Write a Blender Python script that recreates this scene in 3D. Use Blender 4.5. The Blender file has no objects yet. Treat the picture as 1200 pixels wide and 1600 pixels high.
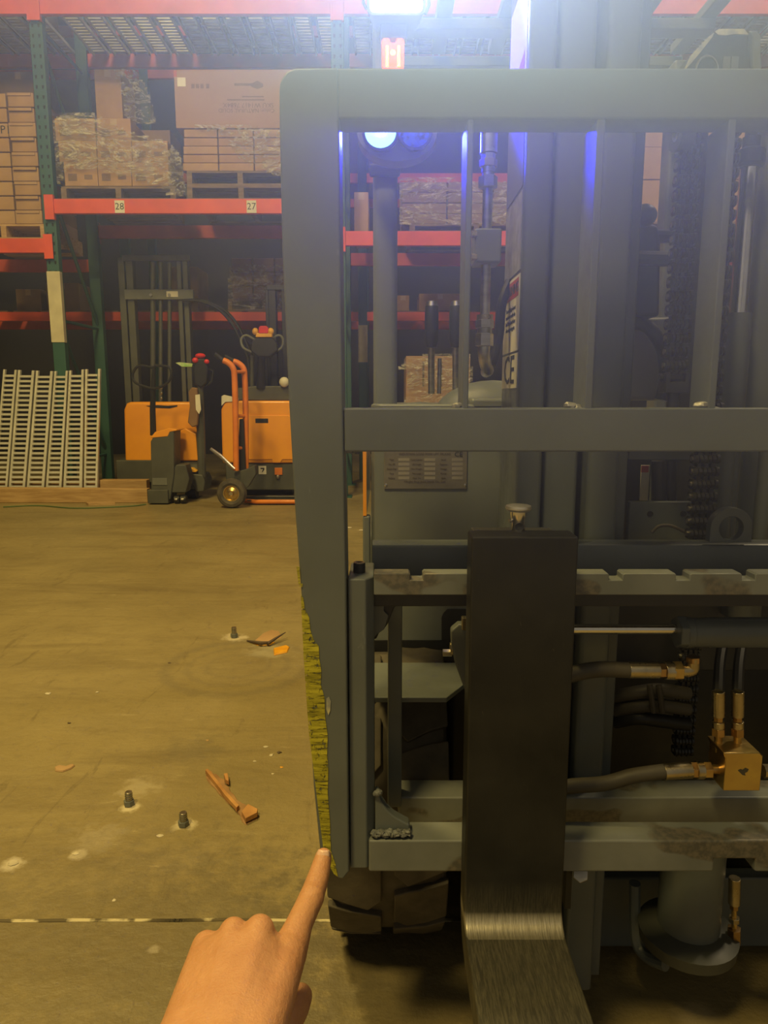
import bpy, bmesh, math, random
from mathutils import Vector, Matrix, noise
sc = bpy.context.scene
COL = sc.collection
random.seed(7)
# ------------------------------------------------------------------ camera, world, lights, exposure
FPX, PITCH, CAMH = 1110.0, math.radians(9.3), 1.0
cam = bpy.data.cameras.new('camera'); cam.sensor_fit = 'VERTICAL'; cam.sensor_height = 36.0
cam.lens = FPX / 1600 * 36.0; cam.clip_start = 0.02
cam_ob = bpy.data.objects.new('camera', cam); COL.objects.link(cam_ob)
cam_ob.location = (0, 0, CAMH); cam_ob.rotation_euler = (math.pi/2 - PITCH, 0, 0)
sc.camera = cam_ob
sc.view_settings.view_transform = 'Standard'; sc.view_settings.look = 'None'
sc.view_settings.gamma = 1.0; sc.view_settings.use_curve_mapping = False
sc.view_settings.exposure = 0.0
world = bpy.data.worlds.new('world'); sc.world = world; world.use_nodes = True
world.node_tree.nodes['Background'].inputs[0].default_value = (1.0, 0.88, 0.66, 1)
world.node_tree.nodes['Background'].inputs[1].default_value = 0.17
def area_light(name, loc, target, size, power, color):
    l = bpy.data.lights.new(name, 'AREA'); l.energy = power; l.color = color; l.size = size
    o = bpy.data.objects.new(name, l); COL.objects.link(o); o.location = loc
    o.rotation_euler = (Vector(target) - Vector(loc)).to_track_quat('-Z', 'Y').to_euler()
    return o
WARM, SOFT = (1.0, 0.74, 0.25), (1.0, 0.80, 0.48)
area_light('high_bay_aisle', (-2.4, 2.7, 6.6), (-2.4, 2.7, 0), 0.8, 270, WARM)
area_light('high_bay_front', (-1.8, -1.7, 6.4), (-0.8, 0.8, 0.2), 0.8, 345, WARM)
area_light('high_bay_right', (4.2, 3.6, 6.6), (4.0, 3.9, 0), 0.8, 170, SOFT)
area_light('high_bay_rear', (-1.2, 9.75, 6.9), (-1.2, 9.75, 0), 0.8, 50, SOFT)

# ------------------------------------------------------------------ pixel -> world (a pixel of the 1200x1600 frame at a depth Y)
CT, ST = math.cos(PITCH), math.sin(PITCH)
def ray(px, py):
    cx, cy = (px - 600) / FPX, (800 - py) / FPX
    return Vector((cx, CT + cy*ST, -ST + cy*CT))
def P(px, py, Y):
    d = ray(px, py); return Vector((0, 0, CAMH)) + d * (Y / d.y)
def PF(px, py, z=0.0):
    d = ray(px, py); return Vector((0, 0, CAMH)) + d * ((z - CAMH) / d.z)
def PC(px, py, zc): return Vector((0, 0, CAMH)) + ray(px, py) * zc
def X(px, py, Y): return P(px, py, Y).x
def Z(py, Y): return P(600, py, Y).z
def M(px, py, Y): return ray(px, py).y and Y / ray(px, py).y / FPX      # metres per pixel there

# ------------------------------------------------------------------ materials
def nodes_of(name):
    m = bpy.data.materials.new(name); m.use_nodes = True
    nt = m.node_tree; b = nt.nodes['Principled BSDF']
    return m, nt, b
def mth(nt, op, a, b=None, c=None, clamp=False):
    n = nt.nodes.new('ShaderNodeMath'); n.operation = op; n.use_clamp = clamp
    for i, v in enumerate((a, b, c)):
        if v is None: continue
        if isinstance(v, (int, float)): n.inputs[i].default_value = v
        else: nt.links.new(v, n.inputs[i])
    return n.outputs[0]
def noise_n(nt, vec, scale, detail=4, rough=.55, dist=0):
    n = nt.nodes.new('ShaderNodeTexNoise'); n.inputs['Scale'].default_value = scale
    n.inputs['Detail'].default_value = detail; n.inputs['Roughness'].default_value = rough; n.inputs['Distortion'].default_value = dist
    nt.links.new(vec, n.inputs['Vector']); return n.outputs['Fac']
def ramp(nt, fac, a, b, ca=(0,0,0,1), cb=(1,1,1,1)):
    r = nt.nodes.new('ShaderNodeValToRGB'); r.color_ramp.elements[0].position = a; r.color_ramp.elements[1].position = b
    r.color_ramp.elements[0].color = ca; r.color_ramp.elements[1].color = cb
    nt.links.new(fac, r.inputs[0]); return r.outputs[0]
def mixc(nt, fac, a, b):
    n = nt.nodes.new('ShaderNodeMix'); n.data_type = 'RGBA'
    for sock, v in ((n.inputs[0], fac), (n.inputs[6], a), (n.inputs[7], b)):
        if isinstance(v, (int, float)): sock.default_value = v
        elif isinstance(v, tuple): sock.default_value = (*v[:3], 1)
        else: nt.links.new(v, sock)
    return n.outputs[2]
def coords(nt, kind='Object', scale=(1,1,1)):
    t = nt.nodes.new('ShaderNodeTexCoord') if kind != 'World' else nt.nodes.new('ShaderNodeNewGeometry')
    out = t.outputs['Position'] if kind == 'World' else t.outputs[kind]
    mp = nt.nodes.new('ShaderNodeMapping'); mp.inputs['Scale'].default_value = scale
    nt.links.new(out, mp.inputs['Vector']); return mp.outputs[0]
def bump(nt, b, h, strength=.3, dist=.002):
    n = nt.nodes.new('ShaderNodeBump'); n.inputs['Strength'].default_value = strength; n.inputs['Distance'].default_value = dist
    nt.links.new(h, n.inputs['Height']); nt.links.new(n.outputs[0], b.inputs['Normal'])
MAT = {}
def mat(name, c, c2=None, rough=.5, metal=0, scale=8, stretch=(1,1,1), bmp=0, bdist=.002, lo=.35, hi=.65, spec=.5, emit=None, es=0, kind='Object', coat=0):
    m, nt, b = nodes_of(name)
    b.inputs['Roughness'].default_value = rough; b.inputs['Metallic'].default_value = metal
    b.inputs['Specular IOR Level'].default_value = spec; b.inputs['Coat Weight'].default_value = coat
    v = coords(nt, kind, stretch); f = noise_n(nt, v, scale)
    c2 = c2 or tuple(x*.75 for x in c)
    nt.links.new(mixc(nt, ramp(nt, f, lo, hi), c2, c), b.inputs['Base Color'])
    f2 = noise_n(nt, v, scale*5, 3)
    nt.links.new(mth(nt, 'MULTIPLY_ADD', f2, .25, rough-.12, True), b.inputs['Roughness'])
    if bmp: bump(nt, b, f2, bmp, bdist)
    if emit: b.inputs['Emission Color'].default_value = (*emit, 1); b.inputs['Emission Strength'].default_value = es
    MAT[name] = m; return m
def truck_paint(name, c, chip, rough):
    """sprayed grey paint with scuffs, fine vertical scratches and rubbed patches"""
    m, nt, b = nodes_of(name)
    v = coords(nt, 'World'); vs = coords(nt, 'World', (9, 9, 1.2)); vh = coords(nt, 'World', (3, 3, 26))
    base = mixc(nt, ramp(nt, noise_n(nt, v, 6, 5), .3, .7), tuple(x*.82 for x in c), tuple(x*1.12 for x in c))
    s = ramp(nt, noise_n(nt, vs, 14, 6, .7, 1.5), .66, .72)
    s2 = ramp(nt, noise_n(nt, vh, 9, 6, .7, .6), .70, .78)
    col = mixc(nt, mth(nt, 'MULTIPLY', s, .45), base, chip); col = mixc(nt, mth(nt, 'MULTIPLY', s2, .3), col, chip)
    nt.links.new(col, b.inputs['Base Color'])
    f = noise_n(nt, v, 60, 3); nt.links.new(mth(nt, 'MULTIPLY_ADD', f, .3, rough-.15, True), b.inputs['Roughness'])
    bump(nt, b, f, .12, .001); MAT[name] = m
truck_paint('truck_grey', (.132, .150, .152), (.27, .29, .28), .42)
truck_paint('mast_grey', (.108, .126, .130), (.20, .22, .22), .38)
truck_paint('cowl_grey', (.15, .168, .166), (.19, .20, .20), .45)
truck_paint('dark_frame', (.022, .022, .021), (.06, .055, .045), .5)
truck_paint('pin_black', (.018, .018, .018), (.10, .10, .09), .4)
def bar_paint():
    """carriage bars: grey paint rubbed through to brown steel in patches"""
    m, nt, b = nodes_of('bar_paint')
    v = coords(nt, 'World'); vb = coords(nt, 'World', (1.0, 1, 1.6))
    base = mixc(nt, ramp(nt, noise_n(nt, v, 9, 5), .3, .7), (.150,.164,.158), (.23,.245,.235))
    patch = ramp(nt, noise_n(nt, vb, 9, 2, .5), .56, .59)
    grain = mixc(nt, ramp(nt, noise_n(nt, v, 130, 4), .4, .6), (.045,.035,.024), (.15,.115,.075))
    col = mixc(nt, mth(nt, 'MULTIPLY', patch, .62), base, grain)
    nt.links.new(col, b.inputs['Base Color']); b.inputs['Roughness'].default_value = .42
    bump(nt, b, noise_n(nt, v, 90, 3), .2, .0012); MAT['bar_paint'] = m
bar_paint()
def fork_steel():
    m, nt, b = nodes_of('fork_steel')
    v = coords(nt, 'World'); vs = coords(nt, 'World', (3, 3, .6)); vb = coords(nt, 'World', (60, 5, 5))
    g = nt.nodes.new('ShaderNodeNewGeometry'); sp = nt.nodes.new('ShaderNodeSeparateXYZ'); nt.links.new(g.outputs['Position'], sp.inputs[0])
    base = mixc(nt, ramp(nt, noise_n(nt, v, 10, 5), .35, .7), (.016,.016,.0155), (.031,.030,.027))
    sc1 = ramp(nt, noise_n(nt, vs, 22, 7, .75, 2.2), .665, .70)
    base = mixc(nt, mth(nt, 'MULTIPLY', sc1, .35), base, (.16,.14,.10))
    streak = ramp(nt, noise_n(nt, vb, 7, 6, .75, .4), .42, .66)
    fine = ramp(nt, noise_n(nt, coords(nt, 'World', (90, 4, 4)), 9, 5, .8, .3), .40, .62)
    z, y = sp.outputs['Z'], sp.outputs['Y']
    worn = mth(nt, 'MULTIPLY_ADD', z, -18, 7.2, True)                              # loads rub the paint off low on the shank and on the blade
    worn = mth(nt, 'MULTIPLY', worn, mth(nt, 'MULTIPLY_ADD', streak, .60, .18), None, True)
    bend = mth(nt, 'SUBTRACT', 1, mth(nt, 'DIVIDE', mth(nt, 'ABSOLUTE', mth(nt, 'SUBTRACT', z, .3465)), .011), None, True)   # highlight along the bend, painted into the colour
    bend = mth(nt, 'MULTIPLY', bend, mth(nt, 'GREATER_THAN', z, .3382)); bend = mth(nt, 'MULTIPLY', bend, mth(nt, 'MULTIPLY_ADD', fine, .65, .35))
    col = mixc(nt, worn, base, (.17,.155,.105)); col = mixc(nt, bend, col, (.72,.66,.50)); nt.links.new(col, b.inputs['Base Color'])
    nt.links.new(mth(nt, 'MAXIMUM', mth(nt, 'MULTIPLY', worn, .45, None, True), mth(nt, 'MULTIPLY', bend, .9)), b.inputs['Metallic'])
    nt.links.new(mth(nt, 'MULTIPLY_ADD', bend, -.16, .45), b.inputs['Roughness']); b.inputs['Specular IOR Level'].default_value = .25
    bump(nt, b, noise_n(nt, vb, 20, 4), .15, .0008); MAT['fork_steel'] = m
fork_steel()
def yellow_scuff():
    m, nt, b = nodes_of('yellow_scuff')
    vh = coords(nt, 'World', (4, 4, 34)); vv = coords(nt, 'World', (14, 4, 9))
    col = mixc(nt, ramp(nt, noise_n(nt, vh, 7, 5), .3, .7), (.24,.215,.016), (.62,.56,.04)); nt.links.new(col, b.inputs['Base Color'])
    a = mth(nt, 'MULTIPLY', ramp(nt, noise_n(nt, vh, 8, 7, .8, .6), .41, .48), ramp(nt, noise_n(nt, vv, 9, 6, .7), .35, .43))
    nt.links.new(a, b.inputs['Alpha']); b.inputs['Roughness'].default_value = .7; MAT['yellow_scuff'] = m
yellow_scuff()
def floor_mat():
    m, nt, b = nodes_of('concrete')
    v = coords(nt, 'World'); vx = coords(nt, 'World', (.35, 1.6, 1)); vy = coords(nt, 'World', (2.2, .5, 1))
    c = mixc(nt, ramp(nt, noise_n(nt, v, 1.3, 6, .6), .3, .72), (.21,.165,.075), (.315,.25,.115))
    c = mixc(nt, mth(nt, 'MULTIPLY', ramp(nt, noise_n(nt, vx, 2.3, 7, .7, .8), .5, .75), .7), c, (.14,.105,.05))
    c = mixc(nt, mth(nt, 'MULTIPLY', ramp(nt, noise_n(nt, v, 24, 6, .7), .52, .8), .4), c, (.13,.105,.065))
    c = mixc(nt, mth(nt, 'MULTIPLY', ramp(nt, noise_n(nt, vy, 5, 8, .75, 1.5), .59, .66), .42), c, (.12,.09,.045))
    c = mixc(nt, mth(nt, 'MULTIPLY', ramp(nt, noise_n(nt, vx, 9, 8, .75, 1.2), .62, .68), .42), c, (.46,.38,.21))
    c = mixc(nt, mth(nt, 'MULTIPLY', ramp(nt, noise_n(nt, v, 9, 5, .7), .68, .72), .5), c, (.09,.07,.045))
    g = nt.nodes.new('ShaderNodeNewGeometry')
    def dist(px, py):
        n = nt.nodes.new('ShaderNodeVectorMath'); n.operation = 'DISTANCE'; q = PF(px, py)
        nt.links.new(g.outputs['Position'], n.inputs[0]); n.inputs[1].default_value = q; return n.outputs['Value']
    wob = noise_n(nt, v, 22, 5, .7)
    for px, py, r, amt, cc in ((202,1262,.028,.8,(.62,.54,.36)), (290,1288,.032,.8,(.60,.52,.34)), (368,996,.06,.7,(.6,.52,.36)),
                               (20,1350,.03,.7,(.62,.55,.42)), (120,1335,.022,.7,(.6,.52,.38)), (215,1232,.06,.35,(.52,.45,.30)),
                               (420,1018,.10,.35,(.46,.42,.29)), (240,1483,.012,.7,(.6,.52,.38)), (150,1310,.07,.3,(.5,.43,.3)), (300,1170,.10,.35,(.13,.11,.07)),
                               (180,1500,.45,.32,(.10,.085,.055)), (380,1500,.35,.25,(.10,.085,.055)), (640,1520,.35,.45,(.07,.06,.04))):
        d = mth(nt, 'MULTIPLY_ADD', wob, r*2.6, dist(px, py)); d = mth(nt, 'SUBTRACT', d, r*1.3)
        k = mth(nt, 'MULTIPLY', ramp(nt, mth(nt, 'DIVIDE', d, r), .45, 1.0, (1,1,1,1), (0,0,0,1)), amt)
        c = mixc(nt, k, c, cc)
    d = mth(nt, 'MULTIPLY_ADD', wob, .07, dist(372, 1040))                          # dark tyre scrub circle
    for rr, w, a in ((.30, .035, .30), (.22, .02, .22), (.15, .02, .18)):
        k = mth(nt, 'ABSOLUTE', mth(nt, 'SUBTRACT', d, rr)); k = ramp(nt, mth(nt, 'DIVIDE', k, w), .2, 1.0, (1,1,1,1), (0,0,0,1))
        c = mixc(nt, mth(nt, 'MULTIPLY', k, a), c, (.13,.11,.075))
    nt.links.new(c, b.inputs['Base Color'])
    nt.links.new(mth(nt, 'MULTIPLY_ADD', noise_n(nt, v, 7, 5), .35, .30, True), b.inputs['Roughness'])
    bump(nt, b, mth(nt, 'ADD', noise_n(nt, v, 30, 6, .65), mth(nt, 'MULTIPLY', noise_n(nt, vx, 8, 5), .7)), .55, .007); MAT['concrete'] = m
floor_mat()
mat('joint_filler', (.55,.48,.30), (.10,.08,.045), rough=.8, scale=16, lo=.50, hi=.60, bmp=.5)
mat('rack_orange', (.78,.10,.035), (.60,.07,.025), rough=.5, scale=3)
mat('rack_orange_shaded', (.62,.09,.035), (.40,.055,.025), rough=.55, scale=3)  # darker copy of the beam orange, shade on back beams put into the colour
def rack_green():
    m, nt, b = nodes_of('rack_green')
    c = mixc(nt, noise_n(nt, coords(nt, 'World'), 4), (.018,.075,.062), (.035,.12,.10)); g = nt.nodes.new('ShaderNodeNewGeometry')
    sp = nt.nodes.new('ShaderNodeSeparateXYZ'); nt.links.new(g.outputs['Position'], sp.inputs[0])
    nt.links.new(c, b.inputs['Base Color']); b.inputs['Roughness'].default_value = .5; MAT['rack_green'] = m
rack_green()
mat('weld_paint', (.20,.21,.20), (.12,.125,.12), rough=.5, scale=60, bmp=.6, kind='World')
mat('console_grey', (.34,.35,.33), (.30,.31,.29), rough=.5)
mat('plate_dark', (.13,.14,.20), (.10,.11,.16), rough=.55, metal=0, scale=30)
mat('torn_wood', (.36,.21,.095), (.24,.13,.055), rough=.8, scale=18, bmp=.5)
mat('hole_dark', (.006,.008,.008), rough=.9)
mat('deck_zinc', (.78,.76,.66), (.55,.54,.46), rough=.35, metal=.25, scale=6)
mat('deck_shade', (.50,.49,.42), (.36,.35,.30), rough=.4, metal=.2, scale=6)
mat('guard_cream', (.62,.58,.42), (.50,.46,.33), rough=.6, scale=6)
mat('wood', (.50,.33,.15), (.36,.22,.09), rough=.7, scale=5, stretch=(1,8,8), bmp=.3)
mat('pallet_wood', (.24,.17,.10), (.13,.09,.055), rough=.8, scale=5, stretch=(1,6,6), bmp=.3)
mat('carton', (.42,.255,.115), (.34,.205,.09), rough=.75, scale=4)
mat('carton_pale', (.45,.29,.14), (.37,.23,.11), rough=.75, scale=4)
mat('carton_pink', (.37,.225,.135), (.34,.205,.12), rough=.75, scale=2)
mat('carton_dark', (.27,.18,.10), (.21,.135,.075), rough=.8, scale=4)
mat('print_dark', (.10,.07,.05), rough=.8)
mat('print_grey', (.22,.14,.09), rough=.8)
mat('tape', (.46,.34,.18), (.42,.30,.15), rough=.3, scale=10)
mat('paper_white', (.72,.70,.62), (.66,.63,.55), rough=.6, scale=12)
mat('label_red', (.50,.045,.035), rough=.5)
mat('label_black', (.015,.015,.016), rough=.5)
mat('machine_orange', (.90,.37,.008), (.80,.31,.007), rough=.38, scale=3, coat=.3)
mat('tube_orange', (.80,.24,.02), (.66,.18,.015), rough=.4, scale=7)
mat('machine_grey', (.085,.09,.075), (.06,.063,.054), rough=.5, scale=5)
mat('machine_pale_grey', (.16,.17,.155), (.11,.12,.11), rough=.5, scale=5)
mat('black_plastic', (.014,.014,.015), (.009,.009,.01), rough=.45, scale=10)
mat('rubber', (.10,.085,.06), (.055,.046,.034), rough=.75, scale=16, bmp=.35, kind='World')
mat('hose_rubber', (.085,.075,.055), (.05,.044,.034), rough=.55, scale=10, kind='World')
mat('satin_steel', (.75,.73,.68), (.60,.58,.53), rough=.38, metal=.8, scale=20)
mat('chrome', (.80,.78,.74), (.70,.68,.64), rough=.16, metal=1, scale=20)
mat('zinc', (.58,.50,.34), (.40,.33,.20), rough=.3, metal=1, scale=24, kind='World')
mat('brass', (.66,.50,.17), (.50,.33,.14), rough=.32, metal=.95, scale=14, kind='World')
mat('copper_nut', (.52,.34,.16), (.40,.26,.12), rough=.32, metal=1, scale=20, kind='World')
mat('bare_steel', (.50,.48,.42), (.34,.32,.28), rough=.32, metal=1, scale=22, stretch=(1,1,4), kind='World')
mat('nameplate_metal', (.34,.31,.25), (.27,.245,.20), rough=.35, metal=.7, scale=18)
mat('plate_field', (.52,.48,.40), rough=.4, metal=.6)
mat('tread_metal', (.34,.35,.40), (.22,.23,.27), rough=.5, metal=.2, scale=60)
mat('weld', (.42,.41,.37), (.22,.22,.20), rough=.45, metal=.5, scale=60, bmp=.6, kind='World')
mat('red_plastic', (.75,.03,.03), rough=.35)
mat('yellow_plastic', (.80,.42,.02), rough=.4)
mat('lime_label', (.25,.55,.10), (.55,.6,.4), rough=.5, scale=20)
mat('glove_brown', (.26,.15,.07), rough=.8)
mat('green_strap', (.10,.16,.06), rough=.6)
mat('splinter_wood', (.52,.27,.09), (.33,.15,.05), rough=.7, scale=14, stretch=(1,1,1), bmp=.4)
mat('orange_tape', (.75,.36,.015), (.62,.27,.01), rough=.45, scale=20)
mat('chip_pale', (.60,.53,.38), rough=.8)
mat('wall_grey', (.07,.065,.065), (.05,.048,.05), rough=.9, scale=.6)
mat('ceiling_white', (.30,.29,.27), rough=.9, scale=1)
mat('lamp_shell', (.10,.10,.105), (.07,.07,.075), rough=.4)
mat('worn_paint', (.60,.56,.30), (.30,.30,.26), rough=.6, scale=70)
mat('headlight_lens', (1,1,.95), rough=.2, emit=(1,.97,.82), es=7)
mat('signal_lens', (.85,.10,.01), (.6,.05,.005), rough=.2, scale=60, emit=(1,.09,.003), es=2.6)
mat('signal_bulb', (1,.5,.05), rough=.2, emit=(1,.42,.03), es=5.0)
mat('blue_lens_lit', (.3,.6,1), rough=.2, emit=(.22,.60,1), es=3.0)
mat('blue_lens_dim', (.004,.005,.25), (.05,.12,.8), rough=.15, scale=110, lo=.45, hi=.6, emit=(.006,.012,.75), es=.16)
mat('blue_rim', (.01,.01,.25), rough=.3)
def skin_mat():
    m, nt, b = nodes_of('skin')
    v = coords(nt, 'Object'); c = mixc(nt, ramp(nt, noise_n(nt, v, 30, 5), .3, .7), (.46,.215,.10), (.57,.295,.145))
    c = mixc(nt, mth(nt, 'MULTIPLY', ramp(nt, noise_n(nt, v, 130, 4, .7), .55, .75), .30), c, (.45,.18,.09))
    nt.links.new(c, b.inputs['Base Color']); b.inputs['Roughness'].default_value = .48
    b.inputs['Subsurface Weight'].default_value = .12; b.inputs['Subsurface Radius'].default_value = (.012,.004,.002); b.inputs['Subsurface Scale'].default_value = .5
    vs = coords(nt, 'Object', (1,1,1))
    bump(nt, b, mth(nt, 'ADD', noise_n(nt, vs, 190, 6, .65), mth(nt, 'MULTIPLY', noise_n(nt, vs, 700, 3), .35)), .55, .0018); MAT['skin'] = m
skin_mat()
mat('nail', (.78,.52,.38), (.72,.46,.33), rough=.25, scale=120)
def film():
    m, nt, b = nodes_of('stretch_film')
    v = coords(nt, 'Object', (1,1,1)); vs = coords(nt, 'Object', (1.0, 1.0, 2.4))
    b.inputs['Base Color'].default_value = (.80,.77,.66,1); b.inputs['Roughness'].default_value = .16; b.inputs['Specular IOR Level'].default_value = 1.0
    h = mth(nt, 'ADD', noise_n(nt, v, 8, 5, .6, 2.0), mth(nt, 'MULTIPLY', noise_n(nt, vs, 3.5, 4, .5, 2), 1.6))
    a = ramp(nt, noise_n(nt, vs, 4.5, 6, .68, 2.2), .44, .66, (.10,.10,.10,1), (.85,.85,.85,1)); nt.links.new(a, b.inputs['Alpha'])
    bump(nt, b, h, 1.0, .09); MAT['stretch_film'] = m
film()

# ------------------------------------------------------------------ mesh builder
OFF = {}
class MB:
    def __init__(s): s.v, s.f, s.sm = [], [], []
    def add(s, vs, fs, smooth=False):
        n = len(s.v); s.v += [Vector(v) for v in vs]; s.f += [[i+n for i in f] for f in fs]; s.sm += [smooth]*len(fs); return s
    def prism(s, a, b):                       # a, b: matching closed rings
        n = len(a); return s.add(list(a)+list(b), [list(range(n)), list(range(2*n-1, n-1, -1))] + [[i, (i+1) % n, n+(i+1) % n, n+i] for i in range(n)])
    def box(s, x0, x1, y0, y1, z0, z1): return s.pxz([(x0,z0),(x1,z0),(x1,z1),(x0,z1)], y0, y1)
    def pxz(s, pts, y0, y1): return s.prism([(x,y0,z) for x, z in pts], [(x,y1,z) for x, z in pts])
    def pyz(s, pts, x0, x1): return s.prism([(x0,y,z) for y, z in pts], [(x1,y,z) for y, z in pts])
    def pxy(s, pts, z0, z1): return s.prism([(x,y,z0) for x, y in pts], [(x,y,z1) for x, y in pts])
    def px(s, pts, Y, t):                     # outline traced at depth Y, pushed straight back by t
        q = [P(a, b, Y) for a, b in pts]; return s.prism(q, [v + Vector((0,t,0)) for v in q])
    def pbox(s, x0, y0, x1, y1, Y, t):        # world box from pixel rect at depth Y
        xm = (y0+y1)/2; return s.box(X(x0,xm,Y), X(x1,xm,Y), Y, Y+t, Z(y1,Y), Z(y0,Y))
    def frame(s, d):
        d = Vector(d).normalized(); u = d.cross(Vector((0,0,1)) if abs(d.z) < .95 else Vector((1,0,0))).normalized(); return u, d.cross(u)
    def tube(s, pts, r, n=10, cap=True, smooth=True, ry=None):
        pts = [Vector(p) for p in pts]; R = r if isinstance(r, (list, tuple)) else [r]*len(pts); rings = []
        u = None
        for i, p in enumerate(pts):
            d = (pts[min(i+1, len(pts)-1)] - pts[max(i-1, 0)]).normalized()
            if u is None: u, w = s.frame(d)
            else: u = (u - d*u.dot(d)).normalized(); w = d.cross(u)
            rings.append([p + (u*math.cos(a) + w*math.sin(a)*(ry or 1))*R[i] for a in (2*math.pi*k/n + math.pi/n for k in range(n))])
        vs = [v for q in rings for v in q]; L = len(pts)
        s.add(vs, [[i*n+k, i*n+(k+1) % n, (i+1)*n+(k+1) % n, (i+1)*n+k] for i in range(L-1) for k in range(n)], smooth)
        if cap: s.add(rings[0], [list(range(n))]); s.add(rings[-1], [list(range(n))])
        return s
    def cyl(s, a, b, r, n=16, r2=None, smooth=True): return s.tube([a, b], [r, r if r2 is None else r2], n, True, smooth)
    def curve(s, ctrl, r, n=10, k=6): return s.tube(spline(ctrl, k), r, n)
    def lathe(s, o, d, prof, n=24, smooth=True):   # prof: (radius, height along d)
        o = Vector(o); d = Vector(d).normalized(); u, w = s.frame(d); vs = []
        for r, h in prof: vs += [o + d*h + (u*math.cos(2*math.pi*k/n) + w*math.sin(2*math.pi*k/n))*max(r, 1e-5) for k in range(n)]
        return s.add(vs, [[i*n+k, i*n+(k+1) % n, (i+1)*n+(k+1) % n, (i+1)*n+k] for i in range(len(prof)-1) for k in range(n)], smooth)
    def ball(s, c, r, n=14, sq=(1,1,1)):
        c = Vector(c); vs = []; m = n//2
        for i in range(m+1):
            t = math.pi*i/m
            vs += [c + Vector((sq[0]*r*math.sin(t)*math.cos(2*math.pi*k/n), sq[1]*r*math.sin(t)*math.sin(2*math.pi*k/n), sq[2]*r*math.cos(t))) for k in range(n)]
        return s.add(vs, [[i*n+k, i*n+(k+1) % n, (i+1)*n+(k+1) % n, (i+1)*n+k] for i in range(m) for k in range(n)], True)
    def lump(s, c, r, seed=0, sq=(1,1,1), amt=.4, n=12):
        st = len(s.v); s.ball(c, r, n, sq); c = Vector(c)
        for i in range(st, len(s.v)):
            d = s.v[i]-c; s.v[i] = c + d*(1 + amt*noise.noise(d/r*1.3 + Vector((seed*7.1, 0, 0))))
        return s
    def mirror_x(s, cx):                       # add the mirrored copy
        vs = [Vector((2*cx - v.x, v.y, v.z)) for v in s.v]; n = len(s.v); fs = list(s.f); sm = list(s.sm)
        s.v += vs; s.f += [[i+n for i in reversed(f)] for f in fs]; s.sm += sm; return s
    def build(s, name, m, parent=None, bevel=0, label=None, seg=2, **tags):
        me = bpy.data.meshes.new(name); o = bpy.data.objects.new(name, me); COL.objects.link(o)
        if parent is None:
            lo = [min(v[i] for v in s.v) for i in range(3)]; hi = [max(v[i] for v in s.v) for i in range(3)]
            off = Vector(((lo[0]+hi[0])/2, (lo[1]+hi[1])/2, lo[2])); o.location = off
        else: off = OFF[parent.name]; o.parent = parent
        OFF[o.name] = off
        bm = bmesh.new(); vs = [bm.verts.new(v - off) for v in s.v]
        for f, sm in zip(s.f, s.sm):
            try: bm.faces.new([vs[i] for i in f]).smooth = sm
            except ValueError: pass
        bmesh.ops.remove_doubles(bm, verts=bm.verts, dist=1e-6)
        bmesh.ops.dissolve_degenerate(bm, edges=bm.edges, dist=1e-7)
        bmesh.ops.recalc_face_normals(bm, faces=bm.faces); bm.to_mesh(me); bm.free()
        me.polygons.foreach_set('use_smooth', [True]*len(me.polygons)); me.set_sharp_from_angle(angle=math.radians(32))
        me.materials.append(MAT[m])
        if bevel:
            b = o.modifiers.new('bevel', 'BEVEL'); b.width = bevel; b.segments = seg; b.limit_method = 'ANGLE'; b.angle_limit = math.radians(50); b.harden_normals = True
        if label: o['label'] = label
        for k, val in tags.items(): o[k] = val
        return o
def spline(ctrl, k=6):
    c = [Vector(p) for p in ctrl]; c = [c[0]*2-c[1]] + c + [c[-1]*2-c[-2]]; out = []
    for i in range(1, len(c)-2):
        for j in range(k):
            t = j/k; p0, p1, p2, p3 = c[i-1:i+3]
            out.append(.5*((2*p1) + (p2-p0)*t + (2*p0-5*p1+4*p2-p3)*t*t + (3*p1-p0-3*p2+p3)*t**3))
    return out + [c[-2]]
def thing(name, loc, label, cat, group=None):
    o = bpy.data.objects.new(name, None); COL.objects.link(o); o.location = loc; OFF[o.name] = Vector(loc)
    o.empty_display_size = .1; o['label'] = label; o['category'] = cat
    if group: o['group'] = group
    return o
def holder(name, parent):
    o = bpy.data.objects.new(name, None); COL.objects.link(o); o.parent = parent; OFF[o.name] = OFF[parent.name]; return o
def tag(o, label, cat, group=None):
    o['label'] = label; o['category'] = cat
    if group: o['group'] = group
    return o
def dup(o, parent=None):
    c = o.copy(); COL.objects.link(c); OFF[c.name] = OFF[o.name]
    if parent is not None: c.parent = parent
    for ch in list(o.children): dup(ch, c)
    return c
def writing(body, loc, size, m, parent, xdir=(1,0,0), ydir=(0,0,1), wide=1.0, name='lettering'):
    cu = bpy.data.curves.new(name, 'FONT'); cu.body = body; cu.size = size; cu.align_x = 'CENTER'; cu.align_y = 'CENTER'; cu.extrude = .0003; cu.resolution_u = 2
    t = bpy.data.objects.new('tmp_text', cu); COL.objects.link(t)
    me = bpy.data.meshes.new_from_object(t.evaluated_get(bpy.context.evaluated_depsgraph_get())); me.name = name
    bpy.data.objects.remove(t)
    x, y = Vector(xdir).normalized(), Vector(ydir).normalized(); z = x.cross(y)
    R = Matrix((x*wide, y, z)).transposed().to_4x4(); off = OFF[parent.name]
    me.transform(Matrix.Translation(Vector(loc) - off) @ R)
    o = bpy.data.objects.new(name, me); COL.objects.link(o); o.parent = parent; OFF[o.name] = off
    me.materials.clear(); me.materials.append(MAT[m]); return o
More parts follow.
